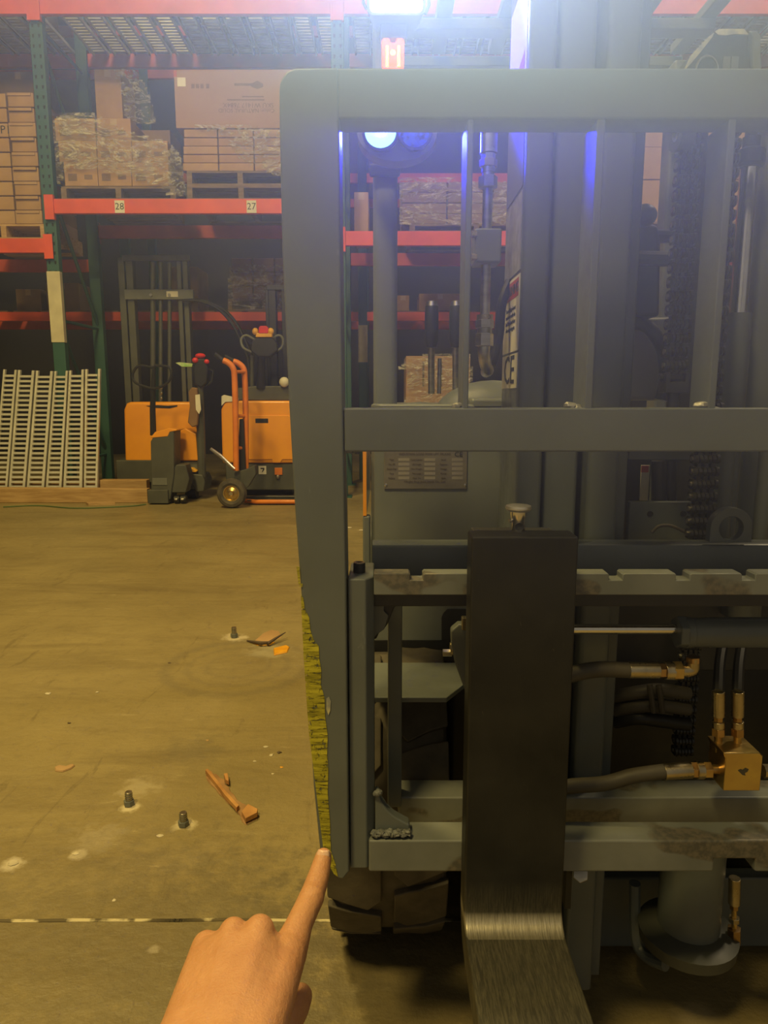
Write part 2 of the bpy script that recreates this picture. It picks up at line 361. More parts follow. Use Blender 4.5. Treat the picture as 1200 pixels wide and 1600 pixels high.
def rrect(x0, z0, x1, z1, r, n=4):
    out = []
    for cx, cz, a in ((x1-r, z1-r, 0), (x0+r, z1-r, 90), (x0+r, z0+r, 180), (x1-r, z0+r, 270)):
        out += [(cx + r*math.cos(math.radians(a+90*k/n)), cz + r*math.sin(math.radians(a+90*k/n))) for k in range(n+1)]
    return out

# ------------------------------------------------------------------ the hall
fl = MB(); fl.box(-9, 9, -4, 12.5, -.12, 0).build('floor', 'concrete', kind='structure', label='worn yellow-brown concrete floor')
j = MB()
for k in range(60):
    x = -3.0 + k*.1; y = 1.226 + .004*noise.noise(Vector((k*.8, 0, 0))); w = .0035 + .003*abs(noise.noise(Vector((k*.6, 3, 0))))
    y2 = 1.226 + .004*noise.noise(Vector(((k+1)*.8, 0, 0))); w2 = .0035 + .003*abs(noise.noise(Vector(((k+1)*.6, 3, 0))))
    j.prism([(x,y-w,-.002),(x+.1,y2-w2,-.002),(x+.1,y2+w2,-.002),(x,y+w,-.002)], [(x,y-w,.0012),(x+.1,y2-w2,.0012),(x+.1,y2+w2,.0012),(x,y+w,.0012)])
jf = j.build('joint_filler', 'joint_filler', bpy.data.objects['floor'])
MB().box(-9, 9, 12.3, 12.5, 0, 7.4).build('wall_back', 'wall_grey', kind='structure')
MB().box(-9.2, -9, -4, 12.5, 0, 7.4).build('wall_left', 'wall_grey', kind='structure')
MB().box(9, 9.2, -4, 12.5, 0, 7.4).build('wall_right', 'wall_grey', kind='structure')
MB().box(-9.2, 9.2, -4, 12.5, 7.4, 7.5).build('ceiling', 'ceiling_white', kind='structure')
# ------------------------------------------------------------------ the forklift
CX = .467
truck = thing('forklift', (CX, 1.3, 0), 'dark grey forklift seen from the front, its fork and load guard filling the picture', 'forklift')
G = 'truck_grey'
# --- load backrest
rest = holder('load_backrest', truck); YB = .85
up = [(436,142),(437,130),(441,120),(448,111),(460,105.5),(529,104.5),(531,300),(536,640),(541,900),(546,1362),(536,1375),(527,1372),(500,1330),(490,1230),(476,1000),(461,800),(452,640),(441,400),(436.5,200)]
b = MB(); b.px(up, YB, .06).build('side_upright', G, rest, .003)
b.mirror_x(CX); b.v = b.v[len(b.v)//2:]; b.f = [[i-len(b.v) for i in f] for f in b.f[len(b.f)//2:]]; b.sm = b.sm[:len(b.f)]
b.build('side_upright', G, rest, .003)
xl = X(527, 185, YB); xr = 2*CX - xl
MB().box(xl, xr, YB+.0005, YB+.045, Z(185.5, YB), Z(105, YB)).build('top_rail', G, rest, .003)
xl2 = X(538, 670, YB); MB().box(xl2, 2*CX-xl2, YB+.0003, YB+.042, Z(706, YB), Z(637.5, YB)).build('middle_rail', G, rest, .0025)
for (xa, xb_) in ((730,740), (932.5,946), (1138,1151), (1347,1360)):
    MB().box(X(xa,200,.852), X(xb_,200,.852), .852, .906, Z(640, YB), Z(184, YB)).build('vertical_bar', G, rest, .002)
for i, (px, py, w) in enumerate(((541,638,7),(541,702,7),(727,634,9),(905,634,11),(1112,634,12))):
    k = MB(); q = P(px, py, YB+.012); r = w*.0008
    for s in range(4): k.lump(q + Vector(((s-1.5)*r*.9, .002*s, -.25*r*s)), r*(.9-.1*s), i*5+s, (1,1,.6))
    k.build('weld_bead', 'weld', rest)
MB().px([(470,930),(474,935),(476,950),(483,965),(485,985),(490,1000),(498,1010),(499,1030),(502,1048),(501,1070),(507,1090),(508,1120),(512,1150),(511,1180),(513,1200),(512,1240),(516,1290),(517,1330),(524,1350),(528,1370),(522,1366),(510,1345),(505,1325),(498,1270),(492,1220),(487,1180),(483,1150),(480,1110),(474,1020)], YB-.0012, .001).build('yellow_scuff', 'yellow_scuff', rest, label='scraped yellow paint rubbed onto the lower outer edge')
MB().px([(463,885),(468,886),(469,912),(473,912),(473,917),(467,917)], YB-.0012, .001).build('yellow_scuff', 'yellow_scuff', rest)
MB().px([(510,1092),(514,1089),(517,1096),(516,1110),(513,1118),(510,1108)], YB-.0012, .001).build('bare_patch', 'worn_paint', rest)
# --- carriage
car = holder('carriage', truck); B = 'bar_paint'; YC = .86
xs = [X(545,1100,YC), X(572,1100,YC), X(584,1100,YC)]
for mir in (0, 1):
    f = (lambda x: 2*CX-x) if mir else (lambda x: x)
    MB().pxy([(f(xs[0]),YC+.09),(f(xs[0]),YC),(f(xs[1]),YC),(f(xs[2]),YC+.014),(f(xs[2]),YC+.09)], Z(1357,YC), Z(905,YC)).build('side_plate', G, car, .002)
    q = P(561.5, 899, YC+.035); q.x = f(q.x); zt = Z(905, YC); bo = MB(); bo.cyl((q.x,q.y,zt), (q.x,q.y,zt+.0125), .0078, 18); bo.build('cap_screw', 'black_plastic', car, .001)
    MB().lathe((q.x,q.y,zt+.0126), (0,0,1), [(.0042,0),(.0072,0),(.0074,.0009),(.004,.001)], 18).build('screw_rim', 'bare_steel', car)
def ybar(px, pyt, pyb, Y): return X(px,(pyt+pyb)/2,Y)
zt, zn, zb = Z(896,YC), Z(906.5,YC), Z(930,YC); x0 = X(584,912,YC); x1 = 2*CX-x0
not_ = [(641,661),(746,766),(852,872),(952,973),(1057,1078),(1160,1180)]; nx = [(X(a,900,YC),X(c,900,YC)) for a, c in not_]
nx += [(2*CX-c, 2*CX-a) for a, c in nx if 2*CX-c > nx[-1][1]+.02]; nx.sort()
top = [(x0,zt)]
for a, c in nx: top += [(a-.002,zt),(a,zt-.002),(a,zn),(c,zn),(c,zt-.002),(c+.002,zt)]
top += [(x1,zt)]
MB().pxz([(x0,zb)]+top+[(x1,zb)], YC, YC+.024).build('upper_fork_bar', B, car, .0015)
MB().box(x0-.004, x1+.004, YC+.0245, YC+.07, Z(946,YC+.03), Z(915,YC+.03)).build('upper_bar_back', 'dark_frame', car, .002)
zt, zb = Z(1312,YC), Z(1361,YC); zb2 = Z(1341,YC); xa = X(576,1335,YC); xq = X(1115,1345,YC); xq2 = 2*CX-xq
MB().pxz([(xa,zb),(xq,zb),(xq,zb2),(xq2,zb2),(xq2,zb),(2*CX-xa,zb),(2*CX-xa,zt),(xa,zt)], YC-.002, YC+.042).build('lower_fork_bar', B, car, .003)
MB().pbox(606, 946, 628, 1262, .965, .03).build('rear_plate', G, car, .002)
xa = X(622,1260,.97); MB().box(xa, 2*CX-xa, .97, 1.02, Z(1286,.97), Z(1246,.97)).build('rear_lower_bar', B, car, .003)
MB().px([(572,925),(690,925),(690,948),(617,948),(611,962),(606,975),(599,985),(592,990),(588,999),(572,1000)], .905, .02).build('upper_gusset', 'dark_frame', car, .002)
MB().px([(578,940),(600,942),(600,955),(607,962),(604,972),(600,984),(588,992),(582,999),(576,999)], .90, .004).build('upper_gusset_face', G, car, .001)
MB().px([(586,1239),(592,1239),(596,1252),(604,1265),(616,1276),(630,1284),(640,1289),(641,1300),(586,1302)], .868, .018).build('lower_gusset', G, car, .0025)
k = MB()
for s in range(12): k.lump(P(586+s*4.6, 1303-(s%3)*1.5, .8635), .0052, s, (1.1,1.1,.75), .75)
k.build('weld_bead', 'weld_paint', car)
k = MB()
for s in range(4): k.lump(P(588+s*1.5, 1240-s*.6, .866), .0045, s+20, (1,1,1), .3)
k.build('weld_bead', 'weld_paint', car)
MB().cyl(P(907,1366,.87), P(907,1366,.89), .011, 6, smooth=False).build('stop_bolt', 'bare_steel', car, .001)
MB().pbox(884, 1360, 893, 1420, .885, .02).build('lower_hook', 'dark_frame', car)
# --- fork
fork = holder('fork', truck)
YF = .803; fx0, fx1 = X(737,840,YF), X(905,838,YF); zt = Z(838.5,YF); zh = .338; th = .042; rI, rO = .026, .055
prof = [(YF,zt),(YF+th,zt),(YF+th,zh-th+rO)]
prof += [(YF+th-rO+rO*math.cos(a), zh-th+rO+rO*math.sin(a)) for a in (-math.pi/2*k/8 for k in range(1, 9))]
prof += [(-.12,zh-th),(-.27,zh-th*.55),(-.27,zh-.006),(-.05,zh)]
prof += [(YF-rI+rI*math.cos(a), zh+rI+rI*math.sin(a)) for a in (-math.pi/2 + math.pi/2*k/8 for k in range(0, 9))]
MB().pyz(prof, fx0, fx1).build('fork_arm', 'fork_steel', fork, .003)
MB().box(fx0+.01, fx1-.01, YF+th+.001, YF+th+.058, Z(860,YF)-.02, Z(848,YF)).build('top_hook', 'dark_frame', fork, .003)
q = P(809, 829, .842); r = M(809,810,.842)
MB().lathe(q, (0,0,1), [(r*11,-.008),(r*11,.013),(r*13,.019),(r*13,.024),(0,.024)], 24).build('locking_pin', 'chrome', fork, label='chrome locking pin knob on top of the fork')
MB().lathe(q, (0,0,1), [(0,.0238),(r*17.5,.0242),(r*20,.0262),(r*20.5,.028),(r*19.5,.0305),(r*17,.0312),(0,.0315)], 28).build('pin_head', 'satin_steel', fork)
MB().tube([q+Vector((-r*10.5,-r*4,.013)), q+Vector((-r*15,-r*5,.013))], r*3, 8).build('pin_lever', 'bare_steel', fork)
MB().lathe(q+Vector((0,-r*11.5,.006)), (0,-1,0), [(0,0),(r*5,0),(r*6.5,.0006),(r*6.8,-.002)], 16).build('pin_hole', 'dark_frame', fork)
# --- mast rails
mast = holder('mast', truck); MG = 'mast_grey'
def rail(name, x0, x1, y0, y1, z0, z1, r=.007):
    MB().pxy(rrect(x0, y0, x1, y1, r, 3), z0, z1).build(name, MG, mast)
xm = .187
rail('outer_mast_rail', xm, .224, 1.0, 1.15, .06, 2.05); rail('middle_mast_rail', .2285, .2785, 1.014, 1.13, .06, 2.05); rail('inner_mast_rail', .2885, .333, 1.0, 1.12, .06, 2.05)
rail('inner_mast_lip', .3335, .3545, 1.03, 1.06, .06, 2.05, .003)
xw = X(1184,420,1.10)
rail('centre_guide', xw, xw+.055, 1.10, 1.14, Z(1000,1.0), Z(130,1.1), .01)
MB().box(.22, .72, 1.13, 1.16, Z(1060,1.1), Z(945,1.1)).build('mast_crossmember', 'dark_frame', mast, .004)
MB().box(.22, .72, 1.13, 1.16, Z(1480,1.13), Z(1372,1.13)).build('mast_foot_crossmember', MG, mast, .004)
# carriage front crossmember with rounded top edge, lifting eye
yq = .955; zq = Z(850,yq); xa = X(582,860,yq); xz = X(733,860,yq)
MB().pyz([(yq,Z(905,yq)),(yq,zq-.006),(yq+.002,zq-.002),(yq+.006,zq),(yq+.03,zq),(yq+.03,Z(905,yq))], xa, 2*CX-xa).build('front_crossmember', 'mast_grey', car, 0)
ye = .947; c = P(1143,826,ye); s = M(1143,826,ye); ro, ri = 33*s, 19*s
pts_o = [(c.x+ro*math.cos(a), c.z+ro*math.sin(a)) for a in (math.pi*k/14 for k in range(15))]
arch = pts_o + [(c.x-ro*1.02, c.z-22*s), (c.x+ro*1.02, c.z-22*s)]
e = MB(); n = 32
def ringpt(a):                                  # outer outline of the eye along angle a: round on top, square foot
    d = Vector((math.cos(a), math.sin(a)))
    if d.y >= 0: return (c.x+ro*d.x, c.z+ro*d.y)
    t = min(ro/max(abs(d.x),1e-6), 22*s/abs(d.y)); return (c.x+t*d.x, c.z+t*d.y)
oo = [ringpt(2*math.pi*k/n) for k in range(n)]; ii = [(c.x+ri*math.cos(2*math.pi*k/n), c.z+ri*math.sin(2*math.pi*k/n)) for k in range(n)]
vs = [(x,ye,z) for x,z in oo] + [(x,ye,z) for x,z in ii] + [(x,ye+.014,z) for x,z in oo] + [(x,ye+.014,z) for x,z in ii]
fs = []
for k in range(n):
    m_ = (k+1) % n; fs += [[k,m_,n+m_,n+k],[2*n+k,3*n+k,3*n+m_,2*n+m_],[k,2*n+k,2*n+m_,m_],[n+k,n+m_,3*n+m_,3*n+k]]
e.add(vs, fs).build('lifting_eye', 'mast_grey', car, .001)
# plates and objects seen through the mast
MB().pbox(982, 784, 1082, 850, 1.075, .012).build('cross_plate', 'mast_grey', mast, .002)
for a, y in ((1016,803),(1068,803)):
    MB().lathe(P(a,y,1.0745), (0,-1,0), [(0,0),(.0038,0),(.0044,.0006),(.0048,-.001)], 14).build('plate_hole', 'dark_frame', mast)
MB().pbox(1026, 716, 1046, 790, 1.16, .03).build('inner_column', 'mast_grey', truck, .002)
MB().pbox(982, 700, 1085, 719, 1.085, .012).build('upper_cross_plate', 'mast_grey', mast, .002)
k = MB(); k.cyl(P(1030,720,1.10), P(1030,800,1.10), .012, 14); k.cyl(P(1047,700,1.11), P(1047,800,1.11), .010, 14); k.build('hose_pair', 'black_plastic', truck)
MB().curve([P(1018,832,1.06),P(1030,822,1.06),P(1050,822,1.06),P(1080,836,1.06),P(1095,842,1.06)], .0026, 8).build('thin_pipe', 'hose_rubber', truck)
MB().pbox(1001, 727, 1014, 782, 1.20, .003).build('warning_strip', 'paper_white', truck, label='white warning strip with a red head')
MB().pbox(1002, 728, 1013.5, 738, 1.199, .001).build('strip_head', 'label_red', truck)
# --- lift chains
def link_mesh(w, pitch):
    k = MB()
    for i in range(6):                                     # leaf plates of one row, standing proud around their pin
        x = -w/2 + w*i/5; hgt = pitch*(.40 if i in (0, 5) else .36)
        k.prism([(x-w*.075, y, z) for y, z in rrect(-.0105,-hgt,.0105,hgt,.0066,3)], [(x+w*.075, y, z) for y, z in rrect(-.0105,-hgt,.0105,hgt,.0066,3)])
    for i in range(3):                                     # narrow waists that tie it to the next row
        x = -w*.32 + w*.32*i; k.box(x-w*.10, x+w*.10, -.0055, .0055, -pitch*.52, pitch*.52)
    return k
def chain(px, py0, py1, Y, w, pitch, xref):
    ch = holder('lift_chain', truck); x = X(px, xref, Y); z0, z1 = Z(py1,Y), Z(py0,Y); nl = int((z1-z0)/pitch)
    k = link_mesh(w, pitch); off = OFF[truck.name]; first = None
    for i in range(nl+1):
        if first is None:
            k.v = [v + Vector((x,Y,z0+pitch/2)) for v in k.v]; first = k.build('chain_link', 'pin_black', ch); pin = MB().cyl((x-w*.66,Y,z0+pitch/2), (x+w*.66,Y,z0+pitch/2), .0040, 8).build('chain_pin', 'bare_steel', ch)
        else:
            for src in (first, pin): o = src.copy(); COL.objects.link(o); o.location = (0,0,pitch*i)
    return x
PT = .0182
chain(1066, 150, 582, .985, .026, PT, 400); chain(1098, 640, 843, 1.02, .031, PT, 770); chain(1136, 150, 640, 1.03, .016, PT, 320); chain(1072, 1000, 1180, 1.10, .026, PT, 1090)
x = X(1066,400,.985)
k = MB(); k.box(x-.0165,x+.0165,.972,.998,Z(614,.985),Z(597,.985)); k.box(x-.0165,x-.010,.972,.998,Z(600,.985),Z(583,.985)); k.box(x+.010,x+.0165,.972,.998,Z(600,.985),Z(583,.985))
k.cyl((x-.021,.985,Z(590,.985)),(x+.021,.985,Z(590,.985)),.005,10); k.build('chain_anchor', 'pin_black', truck, .001)
MB().cyl((x,.985,Z(660,.985)),(x,.985,Z(612,.985)),.008,12).build('anchor_bolt', 'pin_black', truck)
k = MB(); k.lathe(P(1068,206,.98)+Vector((-.01,0,0)), (1,0,0), [(.012,0),(.024,0),(.024,.018),(.012,.018),(.012,0)], 24); k.build('chain_sheave', 'mast_grey', truck)
MB().box(X(1072,400,1.0), X(1100,400,1.0)-.004, 1.0, 1.03, Z(640,1.0), Z(140,1.0)).build('chain_guard', 'dark_frame', mast, .003)
# --- lift cylinder seen between the chains
xr_ = X(1160,400,1.075); cyl_ = holder('lift_cylinder', truck)
MB().cyl((xr_,1.075,Z(500,1.075)),(xr_,1.075,Z(236,1.075)),.0125,24).build('rod', 'chrome', cyl_, label='polished chrome piston rod')
k = MB(); k.lathe((xr_,1.075,Z(262,1.075)), (0,0,1), [(.0,0),(.017,0),(.02,.004),(.02,.022),(.012,.026),(.012,.04)], 20); k.build('rod_head', 'black_plastic', cyl_)
zc0, zc1 = Z(900,1.075), Z(490,1.075)
bands = []
h = zc1 - zc0
MB().lathe((xr_,1.075,zc0), (0,0,1), [(.0,0),(.0195,0)] + sum([[(.0195,h*t-.0008),(.0187,h*t-.0008),(.0187,h*t+.0008),(.0195,h*t+.0008)] for t in (.6,.7,.8,.9)], []) + [(.0195,h),(.012,h)], 28).build('barrel', 'mast_grey', cyl_)
xc = X(1129,770,1.06)
MB().cyl((xc,1.062,Z(900,1.06)),(xc,1.062,Z(640,1.06)),.015,20).build('side_tube', 'mast_grey', cyl_)
MB().cyl((X(1192,770,1.06),1.06,Z(900,1.06)),(X(1192,770,1.06),1.06,Z(640,1.06)),.010,16).build('side_tube', 'cowl_grey', cyl_)
yk = 1.02; xk = X(1076,1430,yk); rk = 46*M(1076,1430,yk)
MB().cyl((xk,yk,Z(1506,yk-.03)),(xk,yk,Z(1300,yk)),rk,32).build('base_barrel', 'mast_grey', cyl_)
zz = Z(1518,yk-.06)
MB().lathe((xk,yk,zz), (0,0,1), [(.0,0),(rk*1.35,0),(rk*1.55,.004),(rk*1.6,.024),(rk*1.02,.034),(0,.034)], 36).build('foot_collar', 'machine_grey', cyl_)
MB().curve([P(992,1380,1.06),P(992,1440,1.06),P(996,1475,1.05),P(1012,1496,1.03),P(1040,1508,1.0)], .0095, 10).build('drain_pipe', 'mast_grey', truck)
def fitting(pts, name='hose_fitting'):
    for i, (a, c, r, m_, n, nm) in enumerate(pts): MB().cyl(a, c, r, n, smooth=n > 8).build(nm, m_, truck, .0006)
yy = 1.0
fitting([(P(1148,1372,yy),P(1147,1412,yy),.0088,'zinc',14,'hose_ferrule'),(P(1147,1413,yy),P(1147,1420,yy),.0068,'copper_nut',6,'hose_nut'),(P(1147,1420,yy),P(1147,1450,yy),.004,'brass',10,'hose_neck'),(P(1147,1433,yy),P(1147,1440,yy),.0085,'zinc',6,'hose_nut'),(P(1147,1450,yy),P(1147,1472,yy),.0105,'copper_nut',6,'hose_nut')])
MB().cyl(P(1147,1464,yy), P(1118,1466,yy), .0045, 10).build('hose_neck', 'zinc', truck)
# --- hydraulics at the carriage
ysc = .925
def AB(a, b_): return P(*a, ysc), P(*b_, ysc)
side = holder('side_shift_cylinder', truck); zr = Z(983,ysc)
x_a, x_b = X(880,983,ysc), X(1056,983,ysc)
MB().cyl((x_a,ysc,zr),(x_b,ysc,zr),.0068,20).build('rod', 'chrome', side, label='polished chrome side shift rod')
MB().cyl((X(1056,985,ysc),ysc,zr-.004),(X(1070,985,ysc),ysc,zr-.004),.0225,6,smooth=False).build('gland_nut', 'mast_grey', side, .002)
xe = X(1300,988,ysc); zr2 = Z(988,ysc)
MB().lathe((X(1067,988,ysc),ysc,zr2), (1,0,0), [(0,0),(.0195,0),(.021,.002),(.021,.010),(.0198,.011),(.0198,.034),(.0206,.036),(.0206,xe),(0,xe)], 28).build('barrel', 'mast_grey', side)
yh = .915
def hosepath(pts): return [P(a, b_, yh) for a, b_ in pts]
MB().curve(hosepath([(800,1078),(850,1066),(895,1053),(935,1046),(984,1047)]), .0108, 14).build('upper_hose', 'hose_rubber', truck)
fitting([(P(982,1047,yh),P(1029,1047,yh),.0112,'zinc',20,'hose_ferrule'),(P(1028,1048,yh),P(1038,1048,yh),.0105,'copper_nut',6,'hose_nut'),(P(1038,1048,yh),P(1052,1048,yh),.0125,'zinc',16,'hose_collar'),(P(1050,1048,yh),P(1064,1048,yh),.0135,'brass',6,'hose_nut')])
MB().tube(spline(hosepath([(1062,1048),(1075,1048),(1082,1045),(1083,1036),(1083,1028)]),4), .0085, 14).build('elbow', 'zinc', truck)
MB().cyl(P(1083,1034,yh), P(1083,1026,yh), .0095, 6, smooth=False).build('hose_nut', 'copper_nut', truck)
MB().curve(hosepath([(790,1238),(850,1234),(897,1228),(945,1224),(990,1212),(1040,1205)]), .0102, 14).build('lower_hose', 'hose_rubber', truck)
fitting([(P(1037,1206,yh),P(1080,1203,yh),.0112,'zinc',20,'hose_ferrule'),(P(1079,1203,yh),P(1088,1203,yh),.0115,'copper_nut',6,'hose_nut'),(P(1087,1203,yh),P(1098,1203,yh),.0125,'zinc',16,'hose_collar'),(P(1097,1203,yh),P(1110,1203,yh),.0118,'brass',6,'hose_nut'),(P(1108,1202,yh),P(1132,1202,yh),.0068,'brass',12,'hose_neck')])
yb = .895; q0 = P(1130,1236,yb); q1 = P(1192,1186,yb)
MB().pxz([(q0.x,q0.z),(q1.x,q0.z),(q1.x,q1.z+.004),(q1.x-.005,q1.z+.009),(q0.x-.004,q1.z+.009),(q0.x,q1.z)], yb, yb+.05).build('valve_block', 'brass', truck, .0015, label='gold coloured valve block on the lower frame')
MB().px([(1153,1204),(1157,1202),(1161,1203),(1165,1200),(1170,1202),(1168,1206),(1164,1208),(1165,1212),(1160,1211),(1157,1208)], yb-.0006, .0005).build('block_stain', 'hose_rubber', truck)
MB().cyl(P(1192,1205,yb+.02), P(1225,1205,yb+.02), .0095, 8).build('hose_nut', 'zinc', truck)
for px in (1122.5, 1152.5):
    y_ = .925
    fitting([(P(px,1080,y_),P(px,1119,y_),.0085,'zinc',14,'hose_ferrule'),(P(px,1119,y_),P(px,1127,y_),.0065,'copper_nut',6,'hose_nut'),(P(px,1127,y_),P(px,1137,y_),.0082,'zinc',14,'hose_collar'),(P(px,1137,y_),P(px,1149,y_),.0092,'copper_nut',6,'hose_nut'),(P(px,1149,y_),P(px,1175,y_),.0052,'brass',12,'hose_neck')])
    MB().curve([P(px,1082,y_),P(px+2,1040,.96),P(px+8,1000,1.0)], .0078, 10).build('rising_hose', 'black_plastic', truck)
for i, (a, c) in enumerate(((1082,1078),(1104,1102),(1122,1126))):
    MB().curve([P(960,a+6,1.075),P(995,a,1.055),P(1030,c,1.05),P(1075,c+6,1.06)], .0105, 12).build('bundled_hose', 'hose_rubber' if i < 2 else 'black_plastic', truck)
for px in (1019, 1033):
    k = MB(); k.tube([P(px-4,1070,1.035),P(px-1,1090,1.031),P(px+2,1113,1.033)], .0045, 8); k.build('hose_band', 'hose_rubber', truck)
# --- cowl, dash, fender, chassis
cowl = holder('cowl', truck); YP = 1.19
xa, xb_ = X(580,900,YP), X(802,900,YP)
MB().pxy([(xa,YP+.35),(xa,YP+.03),(xa+.006,YP+.008),(xa+.02,YP),(xb_,YP),(xb_,YP+.35)], Z(1034,YP), Z(632,YP)).build('front_panel', 'cowl_grey', cowl, .003)
k = MB(); k.px([(693,958),(699,952),(760,952),(760,1003),(690,1003),(690,965)], YP-.002, .001); k.build('panel_cutout', 'black_plastic', cowl)
MB().pbox(582, 1001, 712, 1034, YP-.004, .003).build('lower_recess', 'black_plastic', cowl)
np_ = MB(); np_.pbox(600, 690, 730, 764, YP-.003, .002); nameplate = np_.build('nameplate', 'nameplate_metal', cowl, .0008, label='engraved metal data plate with four rivets')
yn = YP-.0034
for a, c in ((603,758),(727,758)): MB().ball(P(a,c,yn), .0028, 10, (1,.5,1)).build('rivet', 'chrome', cowl)
for r_ in range(5):
    for c_ in (622.5, 663, 706): MB().pbox(c_, 716+r_*7.2, c_+17, 720.3+r_*7.2, yn, .0004).build('plate_field', 'plate_field', cowl)
def ptext(body, px, py, hpx, m_, parent, Y): return writing(body, P(px,py,Y), hpx*1.35*M(px,py,Y), m_, parent)
ptext('INDUSTRIAL LOAD FORK LIFT TRUCKS', 664, 709.5, 3.4, 'print_dark', cowl, yn-.0003); ptext('CE', 716.5, 710, 8, 'label_black', cowl, yn-.0003)
for r_, (t1, t2, t3) in enumerate((('Type','Load Centre','Serial'),('No. ID','Lift Height','Capacity'),('Rated Cap','Net Weight','Voltage'),('Tyre','Max Load','Power'),('Battery','Mast Tilt','Date'))):
    for t_, c_ in ((t1,612),(t2,651),(t3,693)): ptext(t_, c_, 718.3+r_*7.2, 2.6, 'print_dark', cowl, yn-.0003)
ptext('Ningbo Ruyi Joint Stock Co., Ltd.', 664, 752.5, 3.6, 'print_dark', cowl, yn-.0003)
# curved edge plate with the orange flank seen at the left of the cowl
MB().pbox(567, 700, 572.5, 806, YP+.02, .35).build('side_flank', 'machine_orange', cowl, label='orange painted flank edge')
MB().pbox(567, 806, 579, 960, YP+.02, .02).build('side_edge', 'cowl_grey', cowl, .004)
xf = [PF(a, b_, .557) for a, b_ in ((578,1090),(698,1090),(735,1061),(735,1035),(578,1035))]
MB().pxy([(v.x,v.y) for v in xf], .549, .557).build('fender', 'cowl_grey', truck, .0015)
MB().pbox(838, 700, 1220, 1060, 1.215, .004).build('dark_backing', 'dark_frame', cowl)  # dark sheet added so the gap behind the mast reads dark
MB().box(.12, .82, 1.22, 2.6, .11, .62).build('chassis', 'dark_frame', truck, .01)
MB().box(-.04, .975, 1.66, 2.5, .12, .68).build('body_side', 'cowl_grey', truck, .02)
MB().px([(705,986),(717,976),(760,976),(760,1090),(735,1090),(726,1078),(712,1040),(706,1012)], .975, .02).build('mast_bracket', 'cowl_grey', truck, .003)
MB().cyl(P(703,1013,.985), P(712,1013,.985), .009, 14).build('bracket_pin', 'zinc', truck); MB().cyl(P(692,1020,.985), P(706,1020,.985), .0055, 6, smooth=False).build('grease_nipple', 'bare_steel', truck)
MB().pbox(722, 966, 733, 985, .965, .012).build('bracket_cap', 'zinc', truck, .001)
k = MB(); c = P(705,680,1.28); sx = M(705,640,1.28)
k.ball(P(768,655,1.30), 60*M(728,650,1.3), 32, (1.55,.6,1.0)); k.build('dashboard', 'cowl_grey', truck)
MB().ball(P(655,650,1.29), 34*M(655,650,1.29), 20, (1.1,.6,.65)).build('dash_pod', 'cowl_grey', truck)
MB().pbox(735, 622, 800, 700, 1.19, .1).build('dash_box', 'cowl_grey', truck, .006)
for px, y0 in ((674,481),(712,480)):
    lv = holder('control_lever', truck)
    MB().lathe(P(px,543,1.32), (0,0,1), [(0,0),(.009,0),(.0125,.012),(.0125,.060),(.0115,.072),(.0095,.078),(0,.079)], 16).build('grip', 'black_plastic', lv)
    MB().lathe(P(px,543,1.32)+Vector((0,0,.0725)), (0,0,1), [(.0116,0),(.0098,.008),(.003,.010),(0,.010)], 14).build('grip_cap', 'bare_steel', lv)
    MB().cyl(P(px,615,1.33), P(px,543,1.32), .006, 12).build('stem', 'bare_steel', lv)
MB().cyl(P(686,615,1.36), P(687,560,1.36), .004, 8).build('thin_lever', 'bare_steel', truck)
# --- overhead guard, head lamps
guard = holder('overhead_guard', truck); Yg = 1.31
def pillar(pts, w, d): 
    k = MB(); x0, x1 = pts
    return k
xg0, xg1 = X(583,450,Yg), X(621,450,Yg)
MB().pxy(rrect(xg0, Yg, xg1, Yg+.06, .012, 3), .60, 2.04).build('front_pillar', 'cowl_grey', guard)
MB().box(xg0-.006, xg1+.004, Yg-.012, Yg, Z(278,Yg), Z(258,Yg)).build('pillar_clamp', 'black_plastic', guard, .004)
MB().pxy(rrect(2*CX-xg1, Yg, 2*CX-xg0, Yg+.06, .012, 3), .60, 2.04).build('front_pillar', 'cowl_grey', guard)
for x in (xg0, 2*CX-xg1): MB().box(x, x+xg1-xg0, 2.42, 2.5, .6, 2.04).build('rear_pillar', 'cowl_grey', guard, .01)
zg = 2.04
for k_ in range(6):
    y = Yg + k_*.232; MB().box(xg0, 2*CX-xg0, y, y+.06, zg, zg+.03).build('roof_bar', 'cowl_grey', guard, .004)
for x in (xg0, .15, .33, .46, .58, .72, 2*CX-xg1): MB().box(x, x+.045, Yg+.06, 2.47, zg+.031, zg+.06).build('roof_rail', 'cowl_grey', guard, .004)
lamp = holder('work_light', truck); Yl = 1.24
q = P(619, 2, Yl); s = M(619,2,Yl)
MB().prism([(q.x+x*s, Yl, q.z+z*s) for x, z in rrect(-46,-20,46,46,10)], [(q.x+x*s*.8, Yl+.06, q.z+z*s*.8) for x, z in rrect(-46,-20,46,46,10)]).build('lamp_housing', 'lamp_shell', lamp, label='lit rectangular work light')
MB().pxz([(q.x+x*s, q.z+z*s) for x, z in rrect(-41,-16,41,42,7)], Yl-.004, Yl-.0005).build('lamp_lens', 'headlight_lens', lamp)
for i in range(9): MB().box(q.x+(-36+9*i-.5)*s, q.x+(-36+9*i+.5)*s, Yl-.006, Yl-.0042, q.z-15*s, q.z+40*s).build('lens_rib', 'lamp_shell', lamp)
k = MB(); k.tube([P(573,14,Yl), P(568,5,Yl), P(568,-30,Yl)], .0025, 6); k.build('lamp_bracket', 'lamp_shell', lamp); k = MB(); k.tube([P(664,22,Yl), P(670,8,Yl), P(668,-30,Yl)], .003, 6); k.build('lamp_bracket', 'lamp_shell', lamp)
MB().pbox(594, 36, 636, 60, Yl+.02, .02).build('lamp_stem', 'lamp_shell', lamp, .003)
sig = holder('turn_signal', truck); ys = 1.25
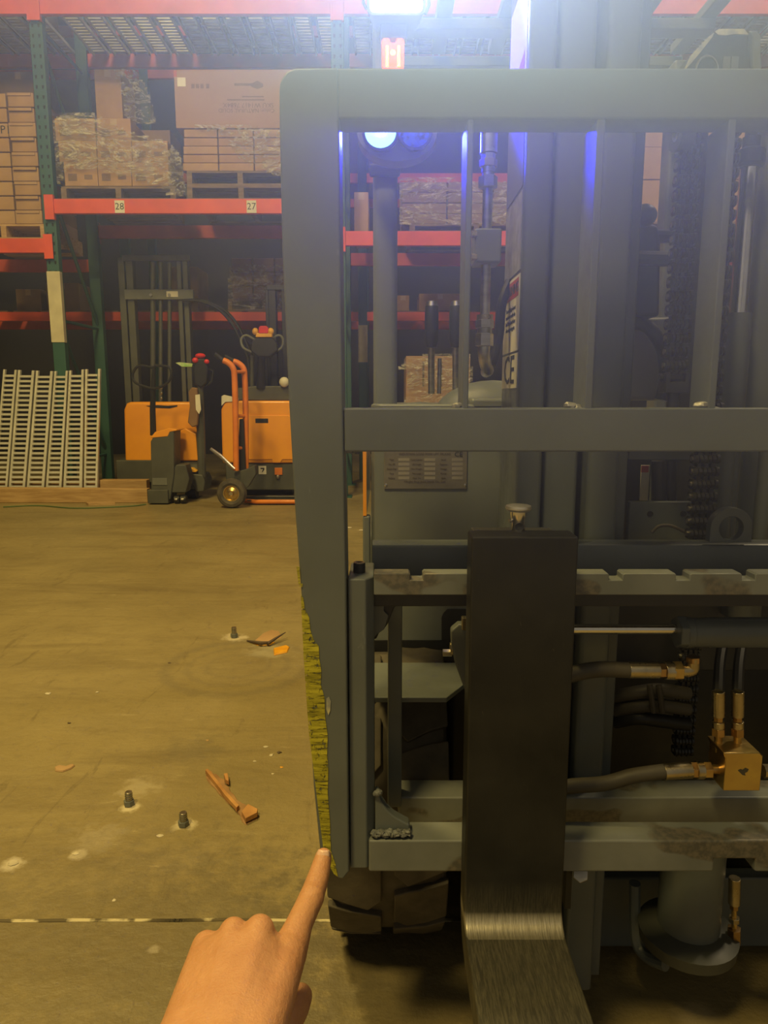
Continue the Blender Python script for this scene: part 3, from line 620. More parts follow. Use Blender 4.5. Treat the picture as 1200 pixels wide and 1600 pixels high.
MB().px([(597,106),(596,64),(599,59),(608,59),(610,66),(618,66),(620,59),(629,59),(632,64),(631,106)], ys, .03).build('signal_lens', 'signal_lens', sig, .002, label='glowing orange signal lens')
for px in (605, 623): MB().cyl(P(px,104,ys-.0008), P(px,72,ys-.0008), .0022, 8).build('signal_filament', 'signal_bulb', sig)
MB().ball(P(614,82,ys-.001), .0045, 10, (1,.4,1)).build('signal_filament', 'signal_bulb', sig)
MB().pbox(592, 50, 636, 60, ys+.012, .02).build('signal_bracket', 'lamp_shell', sig, .002)
MB().pbox(592, 104, 636, 140, ys+.005, .03).build('signal_base', 'lamp_shell', sig, .002)
blue = holder('blue_warning_light', truck); yl = 1.21
for px, py, r, m_ in ((594.5,206,29,'blue_lens_lit'),(648.5,207,27,'blue_lens_dim')):
    q = P(px,py,yl); s = M(px,py,yl)
    MB().lathe(q, (0,-1,0), [(0,-.04),(r*s*.8,-.035),(r*s,-.004),(r*s,.003),(r*s*.86,.004),(r*s*.84,0),(0,0)], 28).build('lamp_rim', 'blue_rim', blue)
    MB().lathe(q+Vector((0,-.0004,0)), (0,-1,0), [(r*s*.84,0),(r*s*.6,.0025),(r*s*.3,.004),(0,.0045)], 28).build('lamp_lens', m_, blue)
k = MB(); q = P(621,206,yl+.012); s = M(621,206,yl)
k.pxz([(q.x+64*s*math.cos(a), q.z+44*s*math.sin(a)) for a in (math.pi + math.pi*i/16 for i in range(17))], yl+.012, yl+.05); k.build('lamp_mount', 'machine_pale_grey', blue, .002)
# --- hydraulic riser left of the mast
yr = 1.03; xp = X(762,300,yr)
def zy(py): return Z(py, yr)
for a, c, r, m_, n, nm in ((190,240,.0118,'bare_steel',18,'riser_ferrule'),(240,250,.0100,'bare_steel',6,'riser_nut'),(250,262,.0125,'zinc',6,'riser_nut'),(262,270,.0095,'bare_steel',12,'riser_collar'),(270,276,.0085,'bare_steel',12,'riser_collar'),(276,294,.0132,'bare_steel',6,'riser_nut'),(294,500,.0068,'bare_steel',14,'riser_pipe'),(492,500,.0115,'zinc',16,'riser_collar'),(500,513,.0132,'bare_steel',6,'riser_nut'),(513,521,.0105,'bare_steel',16,'riser_collar'),(521,541,.0130,'bare_steel',6,'riser_nut')):
    MB().cyl((xp,yr,zy(c)),(xp,yr,zy(a)),r,n,smooth=n > 8).build(nm, m_, truck, .0008 if n == 6 else 0)
MB().tube(spline([(xp,yr,zy(538)),(xp,yr,zy(555)),(xp+.004,yr+.01,zy(570)),(xp+.012,yr+.04,zy(577)),(xp+.02,yr+.12,zy(577))],5), .0085, 14).build('riser_elbow', 'bare_steel', truck)
k = MB(); k.box(X(742,383,1.01),X(784,383,1.01),1.01,1.055,Z(410,1.01),Z(356,1.01)); k.build('clamp_block', 'cowl_grey', truck, .003)
for py in (366, 402):
    MB().cyl(P(745,py,1.012), P(737,py,1.012), .0048, 6, smooth=False).build('clamp_bolt', 'zinc', truck)
MB().curve([P(797,440,1.10),P(784,475,1.09),P(780,520,1.085),P(774,552,1.08),P(768,570,1.08)], .0075, 10).build('riser_hose', 'black_plastic', truck)
# --- decals on the flank of the mast (they face left)
def decal(py0, py1, name, m_, ya=1.012, yb=1.138, label=None):
    return MB().box(xm-.0012, xm-.0002, ya, yb, Z(py1,1.0), Z(py0,1.0)).build(name, m_, truck, label=label)
def side_text(body, y, z, size, m_, wide=1.0): return writing(body, (xm-.0014,y,z), size, m_, truck, (0,-1,0), (0,0,1), wide)
decal(292, 418, 'tread_plate', 'tread_metal', label='patterned metal plate')
decal(150, 286, 'dark_plate', 'plate_dark')
wd = decal(424, 546, 'warning_decal', 'paper_white', label='white warning decal with red heading')
MB().box(xm-.0016, xm-.0013, 1.018, 1.132, Z(458,1.0), Z(429,1.0)).build('decal_heading', 'label_red', truck)
zw = Z(444,1.0); writing('WARNING', (xm-.0018,1.065,zw), .020, 'label_black', truck, (0,-1,0))
MB().prism([(xm-.0017,y,z) for y, z in ((1.126,zw-.009),(1.110,zw-.009),(1.118,zw+.008))], [(xm-.0019,y,z) for y, z in ((1.126,zw-.009),(1.110,zw-.009),(1.118,zw+.008))]).build('decal_triangle', 'label_black', truck)
for i, t_ in enumerate(('To avoid injury do not', 'stand on or under the', 'load. Keep hands clear', 'of moving mast parts.')): writing(t_, (xm-.0016,1.075,Z(474+i*11,1.0)), .0085, 'label_black', truck, (0,-1,0))
decal(550, 606, 'ce_decal', 'paper_white', label='white CE mark decal'); writing('CE', (xm-.0016,1.075,Z(578,1.0)), .058, 'label_black', truck, (0,-1,0), wide=1.25)
decal(-60, 112, 'upper_decal', 'paper_white', label='bright white and red decal above the guard')
MB().prism([(xm-.0017,y,Z(p_,1.0)) for y, p_ in ((1.13,110),(1.02,110),(1.02,66),(1.13,92))], [(xm-.0020,y,Z(p_,1.0)) for y, p_ in ((1.13,110),(1.02,110),(1.02,66),(1.13,92))]).build('upper_decal_red', 'label_red', truck)
# --- steering column, wheel and seat side seen between mast and chain
ysr = 1.33
MB().px([(985,345),(1030,350),(1034,380),(1032,495),(975,495),(978,380)], ysr, .06).build('steering_column', 'black_plastic', truck, .008)
wh = P(1010,385,ysr-.02); rw = .14
MB().tube([wh + Vector((rw*math.cos(a), rw*.55*math.sin(a), .035*math.sin(a))) for a in (2*math.pi*k/28 for k in range(29))], .0125, 10, False).build('steering_wheel', 'black_plastic', truck)
MB().ball(P(1007,337,ysr-.05), .021, 18, (1,1,.9)).build('spinner_knob', 'black_plastic', truck)
MB().px([(945,505),(950,497),(1052,495),(1066,505),(1080,626),(945,626)], ysr+.05, .2).build('seat_console', 'console_grey', truck, .01)
MB().px([(1092,545),(1078,548),(1062,640),(1096,640)], ysr+.02, .02).build('side_cushion', 'carton', truck)
q = P(985,590,ysr+.02); s = M(985,590,ysr)
MB().tube([q + Vector((56*s*math.sin(a), 0, 85*s*math.cos(a))) for a in (-.9 + 2.9*k/20 for k in range(21))], .0125, 12).build('console_trim', 'black_plastic', truck)
MB().curve([P(1052,505,1.2),P(1064,490,1.2),P(1078,500,1.2),P(1080,520,1.2),P(1070,536,1.2),P(1056,540,1.2)], .009, 10).build('coiled_cable', 'black_plastic', truck)
# --- hose sheave housing on top of the mast
yh_ = 1.06; hs = holder('hose_sheave_housing', truck)
MB().px([(1068,112),(1080,86),(1098,66),(1117,49),(1124,46),(1163,46),(1170,52),(1175,112)], yh_, .10).build('housing_shell', 'black_plastic', hs, .004)
MB().px([(1117,49),(1124,45),(1163,45),(1170,54),(1152,53),(1135,55),(1122,54)], yh_-.002, .08).build('worn_edge', 'worn_paint', hs)
MB().px([(1068,112),(1080,86),(1098,66),(1117,49),(1113,58),(1099,76),(1086,92)], yh_-.002, .004).build('worn_edge', 'worn_paint', hs)
MB().px([(1171,47),(1184,47),(1190,54),(1191,112),(1177,112),(1176,56)], yh_+.01, .08).build('housing_flange', 'machine_pale_grey', hs, .003)
MB().tube([P(1104,112,yh_-.003) + Vector((17*.0009*math.cos(a), 0, 22*.0009*math.sin(a))) for a in (math.pi*k/14 for k in range(15))], .0016, 6).build('sheave_rim', 'bare_steel', hs)
for px in (1130, 1143): MB().pbox(px, 88, px+11, 108, yh_-.003, .002).build('housing_window', 'machine_pale_grey', hs)
# --- drive tyre
Ry = .296; yt, zt_ = 1.30, .296; xt0, xt1 = -.088, .100; xmid = (xt0+xt1)/2
tyre = holder('front_wheel', truck)
pr = [(Ry*.55,0),(Ry*.82,-.004),(Ry*.94,.004),(Ry*.965,.02),(Ry*.967,.5*(xt1-xt0)),(Ry*.965,(xt1-xt0)-.02),(Ry*.94,(xt1-xt0)-.004),(Ry*.82,xt1-xt0+.004),(Ry*.55,xt1-xt0)]
MB().lathe((xt0,yt,zt_), (1,0,0), pr, 56).build('tyre', 'rubber', tyre)
MB().lathe((xt0+.02,yt,zt_), (1,0,0), [(0,0),(Ry*.52,0),(Ry*.56,.01),(Ry*.56,.14),(0,.14)], 32).build('rim', 'machine_grey', tyre)
nb = 16
def lug(side, k):
    m_ = MB(); a0 = 2*math.pi*k/nb + (math.pi/nb if side else 0); da = 2*math.pi/nb
    cols = [(xt0-.003, .0, .80), (xt0+.03, .05, .86), (xt0+.062, .13, .95), (xt0+.084, .20, .70)]
    r0, r1 = Ry*.94, Ry*1.004
    top = []; bot = []
    for edge in (0, 1):
        for (x, s0, e0) in (cols if edge == 0 else cols[::-1]):
            a = a0 + da*((s0) if edge == 0 else (s0*.6+e0)); xx = x if not side else 2*xmid-x
            rr = r1 - (.006 if x < xt0 else 0)
            top.append((xx, yt+rr*math.cos(a), zt_+rr*math.sin(a))); bot.append((xx, yt+r0*math.cos(a), zt_+r0*math.sin(a)))
    n = len(top); q = n//2; vs = top + bot; fs = []
    for i in range(q-1):
        j_ = n-1-i; fs += [[i,i+1,j_-1,j_],[n+i,n+j_,n+j_-1,n+i+1]]
    for i in range(n): fs.append([i,(i+1) % n,n+(i+1) % n,n+i])
    return m_.add(vs, fs)
for side in (0, 1):
    for k_ in range(nb): lug(side, k_).build('tread_block', 'rubber', tyre, .003)
far = holder('front_wheel', truck)
MB().lathe((2*CX-xt1,yt,zt_), (1,0,0), pr, 40).build('tyre', 'rubber', far); MB().lathe((2*CX-xt1+.02,yt,zt_), (1,0,0), [(0,0),(Ry*.52,0),(Ry*.56,.01),(Ry*.56,.14),(0,.14)], 28).build('rim', 'machine_grey', far)
# lamps that belong to the truck
def spot(name, loc, target, power, color, angle, blend, r):
    l = bpy.data.lights.new(name, 'SPOT'); l.energy = power; l.color = color; l.spot_size = math.radians(angle); l.spot_blend = blend; l.shadow_soft_size = r
    o = bpy.data.objects.new(name, l); COL.objects.link(o); o.location = loc; o.rotation_euler = (Vector(target)-Vector(loc)).to_track_quat('-Z','Y').to_euler(); return o
spot('work_light_beam', P(619,2,Yl-.02), (.12,-2.5,1.95), 92, (.58,.83,1.0), 100, .8, .02)
spot('blue_light_beam', P(594.5,214,yl-.012), (.06,.3,2.3), 30, (.012,.016,1.0), 160, .35, .012)
# ------------------------------------------------------------------ pallet racking
YR, RD = 7.0, 1.07
PX0, BAY = -3.13, 2.71                      # front posts at PX0 + k*BAY
rack = thing('pallet_rack', (PX0+BAY, YR+.5, 0), 'tall pallet rack with orange beams on perforated green uprights across the aisle', 'rack')
PW = .118
def upright(x, y, root, top=6.2, guard=None, m_='rack_green', holes=True):
    p = MB(); p.box(x-PW/2, x+PW/2, y, y+.08, .01, top); o = p.build('upright', m_, root, .006)
    if holes:
        h = MB(); z = 2.0
        while z < 4.9:
            for s in (-1, 1): h.pxz([(x+s*.028-.010, z),(x+s*.028+.010, z),(x+s*.028+.006, z-.030),(x+s*.028-.006, z-.030)], y-.001, y+.0005)
            z += .085
        h.build('upright_slots', 'hole_dark', o, kind='stuff')
    if guard: MB().box(x-PW/2-.004, x+PW/2+.004, y-.006, y+.05, guard[0], guard[1]).build('post_guard', 'guard_cream', o, .003)
    MB().box(x-.1, x+.1, y-.04, y+.12, 0, .012).build('foot_plate', m_, o)
    return o
gz = (Z(535,YR), Z(424,YR))
for k_ in range(-1, 4):
    x = PX0 + k_*BAY
    upright(x, YR, rack, guard=gz if k_ == 0 else None, holes=k_ in (0, 1)); upright(x, YR+RD-.08, rack, holes=False)
    for za, zb_ in ((4.25,3.05),(2.95,1.75),(1.70,.4)):
        MB().tube([(x,YR+.05,za),(x,YR+RD-.06,zb_)], .018, 6).build('brace', 'rack_green', rack)
    for z in (4.3, 3.0, 1.72, .35): MB().tube([(x,YR+.05,z),(x,YR+RD-.06,z)], .016, 6).build('brace', 'rack_green', rack)
levels = {-1: (4.43, 2.39), 0: (4.43, 2.74), 1: (4.43, 2.455), 2: (4.43, 2.36)}
def beam_pair(k_, z):
    xa, xb_ = PX0+k_*BAY+PW/2, PX0+(k_+1)*BAY-PW/2
    for y, m_ in ((YR-.02, 'rack_orange'), (YR+RD-.05, 'rack_orange_shaded')):
        o = MB().pyz([(y,z-.065),(y+.05,z-.065),(y+.05,z+.04),(y+.03,z+.04),(y+.03,z+.065),(y,z+.065)], xa, xb_).build('beam', m_, rack, .004)
        for x in (xa, xb_):
            s = -1 if x == xa else 1
            c = MB(); c.box(min(x, x+s*.085), max(x, x+s*.085), y-.012, y-.003, z-.12, z+.10); c.box(min(x,x+s*.02),max(x,x+s*.02), y-.012, y+.06, z-.12, z+.10); c.build('connector', m_, o, .002)
    return xa, xb_
for k_, zs in levels.items():
    for z in zs: beam_pair(k_, z)
def bay_tag(px, body):
    q = P(px,323,YR-.021); MB().box(q.x-.045,q.x+.045,YR-.024,YR-.0205,q.z-.055,q.z+.055).build('bay_tag', 'paper_white', rack)
    writing(body, (q.x, YR-.0245, q.z), .085, 'label_black', rack, name='bay_number')
bay_tag(187,'28'); bay_tag(393,'27')
# perforated steel decking on the top beams
z = 4.43+.045
def deck(x, w):
    d = MB(); y0, y1 = YR+.03, YR+RD-.05
    d.box(x, x+.018, y0, y1, z, z+.03); d.box(x+w-.018, x+w, y0, y1, z, z+.03)
    n = 17
    for i in range(n):
        y = y0 + (y1-y0)*(i+.5)/n; d.box(x+.018, x+w-.018, y-.016, y+.016, z+.018, z+.03)
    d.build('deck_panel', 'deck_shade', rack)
for k_ in (-1, 0, 1, 2):
    for i in range(12): deck(PX0+k_*BAY+.12+i*.215, .17)
# second rack, back to back
YB2, X2 = 8.45, .06
rack2 = thing('rear_pallet_rack', (X2, YB2+.5, 0), 'second pallet rack standing in shadow behind the orange-beamed rack', 'rack')
for k_ in range(-2, 3):
    x = -.245 + k_*BAY
    o = MB().box(x-.05, x+.05, YB2, YB2+.08, .01, 6.0).build('upright', 'rack_green', rack2, .005)
    MB().box(x-.054, x+.054, YB2-.006, YB2+.04, Z(566,YB2), Z(508,YB2)).build('post_guard', 'guard_cream', o)
    MB().box(x-.05, x+.05, YB2+1.0, YB2+1.08, .01, 6.0).build('upright', 'rack_green', rack2, .005)
    if k_ < 2:
        for z in (1.90, 3.4, 4.9):
            for y in (YB2-.02, YB2+1.03): MB().box(x+.05, x+BAY-.05, y, y+.05, z-.05, z+.05).build('beam', 'rack_orange' if y < YB2 and z < 2 else 'rack_orange_shaded', rack2, .004)
        for i in range(8): MB().box(x+.1+i*.32, x+.35+i*.32, YB2+.03, YB2+1.03, 1.951, 1.97).build('deck_panel', 'pallet_wood', rack2)

# ------------------------------------------------------------------ loads
def pallet(name, x0, x1, y0, z, label, group=None, nb_=7, hgt=.14, m_='pallet_wood', d=1.0):
    t = thing(name, ((x0+x1)/2, y0+d/2, z), label, 'pallet', group); w = (x1-x0)
    for i in range(nb_):
        MB().box(x0, x1, y0+i*(d/nb_)+.008, y0+(i+1)*(d/nb_)-.008, z+hgt-.018, z+hgt).build('deck_board', m_, t)
    for i in range(3):
        xx = x0 + i*(w-.05)/2; MB().box(xx, xx+.05, y0, y0+d, z+.02, z+hgt-.019).build('stringer', m_, t)
    for i in range(3): MB().box(x0, x1, y0+i*(d-.1)/2, y0+i*(d-.1)/2+.1, z, z+.019).build('bottom_board', m_, t)
    return t
ORD = ('first', 'second', 'third', 'fourth', 'fifth', 'sixth', 'seventh', 'eighth', 'ninth')
def carton(x0, x1, y0, d, z0, z1, label, group=None, m_='carton', tape=True, mark=True):
    e = .0015
    b_ = MB(); b_.box(x0+e, x1-e, y0, y0+d, z0, z1); o = b_.build('carton', m_, None, .006); tag(o, label, 'carton', group)
    w, h = x1-x0, z1-z0
    if tape: MB().box((x0+x1)/2-.03, (x0+x1)/2+.03, y0-.001, y0+.001, z1-min(.07,h*.3), z1-.004).build('tape', 'tape', o)
    if mark: MB().box(x0+w*.12, x0+w*.38, y0-.0012, y0-.0002, z0+h*.22, z0+h*.52).build('print_mark', 'print_grey', o)
    if mark: MB().box(x0+w*.60, x0+w*.84, y0-.0012, y0-.0002, z0+h*.28, z0+h*.48).build('print_mark', 'print_grey', o)
    return o
def wrap(outline, Y, label, t=.35, seed=0, res=34, amp=.03):
    """crumpled stretch film hanging over the front of a load: a wrinkled sheet that turns back over the top and sides"""
    q = [P(a, b_, Y) for a, b_ in outline]; pts = [(v.x, v.z) for v in q]
    x0, x1 = min(p[0] for p in pts), max(p[0] for p in pts); z0, z1 = min(p[1] for p in pts), max(p[1] for p in pts)
    def inside(x, z):
        c = False; n = len(pts)
        for i in range(n):
            (xa, za), (xb_, zb_) = pts[i], pts[(i+1) % n]
            if (za > z) != (zb_ > z) and x < (xb_-xa)*(z-za)/(zb_-za)+xa: c = not c
        return c
    m_ = MB(); idx = {}; nz = max(8, int(res*(z1-z0)/(x1-x0)))
    def vid(i, j_):
        if (i, j_) not in idx:
            x = x0+(x1-x0)*i/res; z = z0+(z1-z0)*j_/nz
            n1 = noise.noise(Vector((x*6, z*11, seed))); n2 = noise.noise(Vector((x*17+3, z*23, seed)))
            idx[i, j_] = len(m_.v); m_.v.append(Vector((x, Y - .012 - amp*abs(n1) - amp*.45*abs(n2), z)))
        return idx[i, j_]
    for i in range(res):
        for j_ in range(nz):
            if inside(x0+(x1-x0)*(i+.5)/res, z0+(z1-z0)*(j_+.5)/nz):
                m_.f.append([vid(i,j_), vid(i+1,j_), vid(i+1,j_+1), vid(i,j_+1)]); m_.sm.append(True)
    return m_
def wrap_thing(outline, Y, label, group=None, seed=0, res=34, amp=.03):
    m_ = wrap(outline, Y, label, seed=seed, res=res, amp=amp); o = m_.build('stretch_wrap', 'stretch_film'); tag(o, label, 'plastic wrap', group); return o
L0 = 2.74+.066
YL = 7.04
def xx(px, py=250): return X(px, py, YL)
def zz_(py): return Z(py, YL)
pz = L0+.001
pallet('pallet', xx(92), xx(272), YL, pz, 'dark wooden pallet above the beam tag reading 28', hgt=zz_(291)-pz, d=.54, nb_=4)
zr0, zr1, zr2, zr3 = zz_(290), zz_(252), zz_(218), zz_(182)
gp = 'brown cartons in the plastic wrapped load above tag 28'
lab = 'brown carton inside the wrapped load above beam tag 28, beside the green upright'
for (a, c, w_) in ((97,150,'left'),(150,203,'middle'),(203,262,'right')): carton(xx(a), xx(c), YL+.02, .50, zr0, zr1, w_ + ' carton of the bottom row in the wrapped load above tag 28', gp)
for (a, c, w_) in ((90,150,'left'),(150,205,'middle'),(205,262,'right')): carton(xx(a), xx(c), YL+.03, .50, zr1+.001, zr2, w_ + ' carton of the second row in the wrapped load above tag 28', gp)
carton(xx(86), xx(149), YL+.04, .48, zr2+.001, zr3, 'top left carton under film in the wrapped load above tag 28', gp)
carton(xx(150), xx(204), YL+.06, .47, zr2+.001, zz_(181), 'open sided brown carton standing highest on the load above beam tag 28', None)
wrap_thing([(84,190),(96,178),(147,177),(165,190),(205,208),(245,218),(262,224),(268,250),(276,305),(262,306),(250,290),(150,266),(112,262),(99,275),(98,288),(92,286),(89,250)], YL, 'crumpled clear plastic wrap draped over the cartons above beam tag 28', seed=1)
wrap_thing([(268,225),(282,240),(294,306),(272,308),(263,280)], YL-.03, 'loose plastic wrap hanging at the right end of the load above tag 28', seed=2, res=12)
# tall load standing behind
o = carton(X(148,140,7.6), X(190,140,7.6), 7.6, .4, zz_(181)+.08, Z(108,7.6), 'tall brown carton standing behind the wrapped load under the top beam', None, 'carton', mark=False)
o2 = carton(X(148,140,7.6), X(262,140,7.6), 7.62, .38, L0+.15, zz_(181)+.078, 'dark brown carton low at the back, carrying the tall carton', None, 'carton_dark', mark=False)
pallet('pallet', X(146,140,7.6), X(262,140,7.6), 7.60, pz, 'pallet at the back of the shelf under the tall brown carton', hgt=.148, d=.42)
wrap_thing([(178,110),(215,112),(232,140),(240,170),(245,195),(205,195),(196,180),(193,150)], 7.59, 'shiny plastic wrap hanging on the tall carton under the top beam', seed=5, res=18)
# second wrapped load
pallet('pallet', xx(290), xx(460), YL, pz, 'lower dark pallet on the beam carrying tag 27', hgt=.13)
pallet('pallet', xx(290), xx(458), YL+.01, pz+.131, 'second dark pallet lying on another pallet above tag 27', hgt=zz_(266)-pz-.131)
g2 = 'flat brown packs stacked under the big pink-brown carton'
l2 = 'flat brown pack in the stack under the big pink-brown carton'
zb0 = zz_(266); zt0 = zz_(200)
for i in range(5):
    za = zb0 + (zt0-zb0)*i/5; zb_ = zb0 + (zt0-zb0)*(i+1)/5 - .004
    for (a, c) in ((284+i,340),(341,396),(397,455)): carton(xx(a), xx(c), YL+.02+.006*(i % 2), .7, za, zb_, 'flat brown pack, ' + ORD[4-i] + ' layer down under the pink-brown carton, ' + ('left' if a < 300 else 'middle' if a < 350 else 'right') + ' column', g2, 'carton' if i % 2 else 'carton_pale', tape=False, mark=False)
big = carton(xx(272,150), xx(470,150), YL+.01, .62, zt0+.001, zz_(108), 'big pink-brown carton with upside-down print on top of the flat packs', None, 'carton_pink', tape=False, mark=False)
yb_ = YL+.009
MB().pbox(277, 121, 290, 135, yb_, .0008).build('shipping_label', 'paper_white', big); MB().pbox(271, 110, 276, 120, yb_, .0008).build('red_mark', 'label_red', big)
MB().px([(392,131),(402,126),(411,131),(411,136),(402,139),(392,135)], yb_, .0006).build('print_picture', 'print_grey', big); MB().pbox(366, 130, 393, 134, yb_, .0006).build('print_picture', 'print_grey', big)
for body, px, py, hpx in (('SKU W1417 7684X',388,164,7),('Color: NATURAL SOLID',385,172.5,6)):
    writing(body, P(px,py,yb_), hpx*1.4*M(px,py,yb_), 'print_grey', big, (-1,0,0), (0,0,-1), name='printed_text')
MB().pbox(378,150,412,152,yb_,.0006).build('print_line','print_grey',big); MB().pbox(355,155,413,157,yb_,.0006).build('print_line','print_grey',big)

for px in (299,306,313,322): MB().pbox(px,131,px+5,138,yb_,.0006).build('print_mark','print_grey',big)
wrap_thing([(296,200),(330,196),(440,200),(456,200),(456,270),(432,276),(400,262),(372,248),(362,228),(350,212),(320,203)], YL, 'bunched clear plastic wrap over the flat packs above tag 27', seed=9)
# left bay
ZL = 2.39+.066
def xl_(px): return X(px, 250, YL)
pallet('pallet', X(-60,360,YL), xl_(63), YL, ZL+.001, 'pale wooden pallet under the column of flat boxes at the left edge', hgt=Z(350,YL)-ZL, m_='wood', d=.84)
g3 = 'flat boxes in the tall column at the left edge'; l3 = 'flat tan box in the tall column beside the green upright'
nL = 9; za0, za1 = Z(349,YL), Z(142,YL)
for i in range(nL):
    za = za0 + (za1-za0)*i/nL; zb_ = za0 + (za1-za0)*(i+1)/nL - .006
    o = carton(xl_(15+(i % 3)*1.2), xl_(58-(i % 2)*1.5), YL+.02+.012*(i % 2), .8, za, zb_, 'flat tan box beside the green upright, ' + ORD[nL-1-i] + ' from the top of its column', g3, 'carton' if i % 3 else 'carton_pale', tape=False, mark=False)
    MB().box(xl_(18), xl_(54), YL+.012, YL+.021+.012*(i % 2), zb_-.028, zb_-.004).build('box_lid_edge', 'carton_pale', o)
    carton(xl_(-40), xl_(14), YL+.03, .8, za, za+(zb_-za)*.98, 'flat tan box in the column cut by the left edge, ' + ORD[nL-1-i] + ' from the top', 'flat boxes in the second column at the left edge', 'carton' if i % 2 else 'carton_pale', tape=False, mark=False)
    if i == 6: writing('P1', (xl_(10), YL+.028, (za+zb_)/2), .10, 'label_black', o, name='handwriting')
carton(X(-40,120,7.5), X(36,120,7.5), 7.89, .12, ZL+.3, Z(112,7.89), 'dark carton high behind the flat boxes at the left edge', None, 'carton_dark', mark=False)
carton(X(-40,120,7.5), X(36,120,7.5), 7.89, .12, ZL+.001, ZL+.299, 'dark low carton behind the flat boxes, bearing the high one', None, 'carton_dark', mark=False)
# goods on the top level, seen through the deck slots
for i, (xa, xb_) in enumerate(((-5.6,-4.6),(-4.5,-3.3),(-1.95,-.92),(-.2,1.0),(1.2,2.2),(2.6,3.7),(3.9,4.9))):
    pallet('pallet', xa, xb_, YR+.04, 4.51, 'dark pallet seen from below through the top deck slots, ' + ORD[i] + ' from the left', 'pallets on the top level')
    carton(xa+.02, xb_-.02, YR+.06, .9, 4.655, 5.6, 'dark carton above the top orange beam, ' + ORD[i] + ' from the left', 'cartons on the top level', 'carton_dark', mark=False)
# bay seen through the load guard
L1 = 2.455+.066; YM = 7.06
pallet('pallet', X(640,350,YM), X(850,350,YM), YM, L1+.001, 'dark pallet on the orange beam seen through the load guard', hgt=Z(350,YM)-L1)
g4 = 'grey wrapped packs seen through the load guard'
for i in range(4):
    za, zb_ = Z(349,YM)+ (Z(282,YM)-Z(349,YM))*i/4, Z(349,YM)+(Z(282,YM)-Z(349,YM))*(i+1)/4-.005
    for k_ in range(3): carton(X(628+k_*72,310,YM), X(698+k_*72,310,YM), YM+.02+.01*(i % 2), .8, za, zb_, 'brown pack behind the load guard, ' + ORD[3-i] + ' layer down in its wrapped load, ' + ORD[k_] + ' column', g4, 'carton_dark', tape=False, mark=False)
wrap_thing([(624,280),(700,278),(728,284),(800,282),(842,286),(842,352),(624,350)], YM, 'glossy plastic wrap round the load behind the load guard', seed=14, res=40)
MB_ = carton(X(553,320,7.3), X(576,320,7.3), 7.3, .5, L1+.001, Z(300,7.3), 'small pale carton beside the green upright behind the load guard', None, 'carton_pale', mark=False)
# right bay, cartons seen between mast and chain
L2 = 2.36+.066; YN = 7.05
def xn(px): return X(px, 300, YN)
pallet('pallet', xn(1000), xn(1190), YN, L2+.001, 'pallet seen between mast and chain above an orange beam', hgt=Z(346,YN)-L2 if Z(346,YN)-L2 > .08 else .14)
zq0 = L2 + (Z(346,YN)-L2 if Z(346,YN)-L2 > .08 else .14) + .001
hs_ = [zq0, Z(333,YN) if Z(333,YN) > zq0+.05 else zq0+.1, Z(279,YN), Z(228,YN), Z(172,YN)]
for i in range(4):
    for (a, c) in ((1000,1061),(1063,1160)):
        o = carton(xn(a), xn(c), YN+.02+.01*(i % 2), .8, hs_[i], hs_[i+1]-.004, ('lower ' if i == 0 else 'middle ' if i == 1 else 'upper ' if i == 2 else 'topmost ') + ('tan carton seen just left of the hanging chain' if a < 1010 else 'tan carton seen just right of the hanging chain'), None, 'carton_pale', tape=False, mark=False)
        if i in (1, 2): MB().box(xn(c-22), xn(c-8), YN+.0185+.01*(i % 2), YN+.0195+.01*(i % 2), (hs_[i]+hs_[i+1])/2-.06, (hs_[i]+hs_[i+1])/2-.02).build('print_mark', 'print_grey', o)
# goods on the rear rack
ZB = 1.971; YQ = YB2+.06
def xb2(px): return X(px, 450, YQ)
pallet('pallet', xb2(355), xb2(470), YQ, ZB, 'pallet on the rear rack under the whitish wrapped load', hgt=.13)
for i in range(3):
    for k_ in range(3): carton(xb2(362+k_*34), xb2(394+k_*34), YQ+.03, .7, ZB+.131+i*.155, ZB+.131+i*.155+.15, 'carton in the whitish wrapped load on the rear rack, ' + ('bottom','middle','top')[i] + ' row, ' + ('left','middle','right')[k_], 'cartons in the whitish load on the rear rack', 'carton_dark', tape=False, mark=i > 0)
wrap_thing([(358,416),(468,414),(470,482),(358,484)], YQ, 'whitish plastic wrap round the load on the rear rack', seed=21, res=34)
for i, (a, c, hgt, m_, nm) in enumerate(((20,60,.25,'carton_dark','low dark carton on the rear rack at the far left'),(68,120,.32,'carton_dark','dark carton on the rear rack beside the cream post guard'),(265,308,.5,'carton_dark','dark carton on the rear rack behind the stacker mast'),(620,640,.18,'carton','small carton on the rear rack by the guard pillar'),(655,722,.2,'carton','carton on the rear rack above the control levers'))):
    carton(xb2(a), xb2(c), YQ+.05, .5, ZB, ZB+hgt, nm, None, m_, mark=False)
# wrapped carton on the floor behind the levers
zf = 0
Yw = 7.2
pallet('pallet', X(618,640,Yw), X(742,640,Yw), Yw, 0.0, 'floor pallet under the wrapped carton behind the control levers', hgt=.14)
o = carton(X(634,600,Yw), X(735,600,Yw), Yw+.03, .7, .70, Z(556,Yw), 'red-brown carton in loose plastic wrap behind the control levers', None, 'carton_pink', tape=False, mark=False)
carton(X(634,600,Yw), X(735,600,Yw), Yw+.03, .7, .141, .699, 'brown carton standing on a floor pallet under the red-brown one', None, 'carton', mark=False)
for px in (660, 688, 716): MB().pbox(px, 565, px+3, 604, Yw+.029, .0008).build('print_mark', 'print_dark', o)
wrap_thing([(624,575),(640,556),(735,553),(742,640),(622,640),(634,620),(638,580)], Yw, 'loose plastic wrap round the carton behind the control levers', seed=33, res=26)

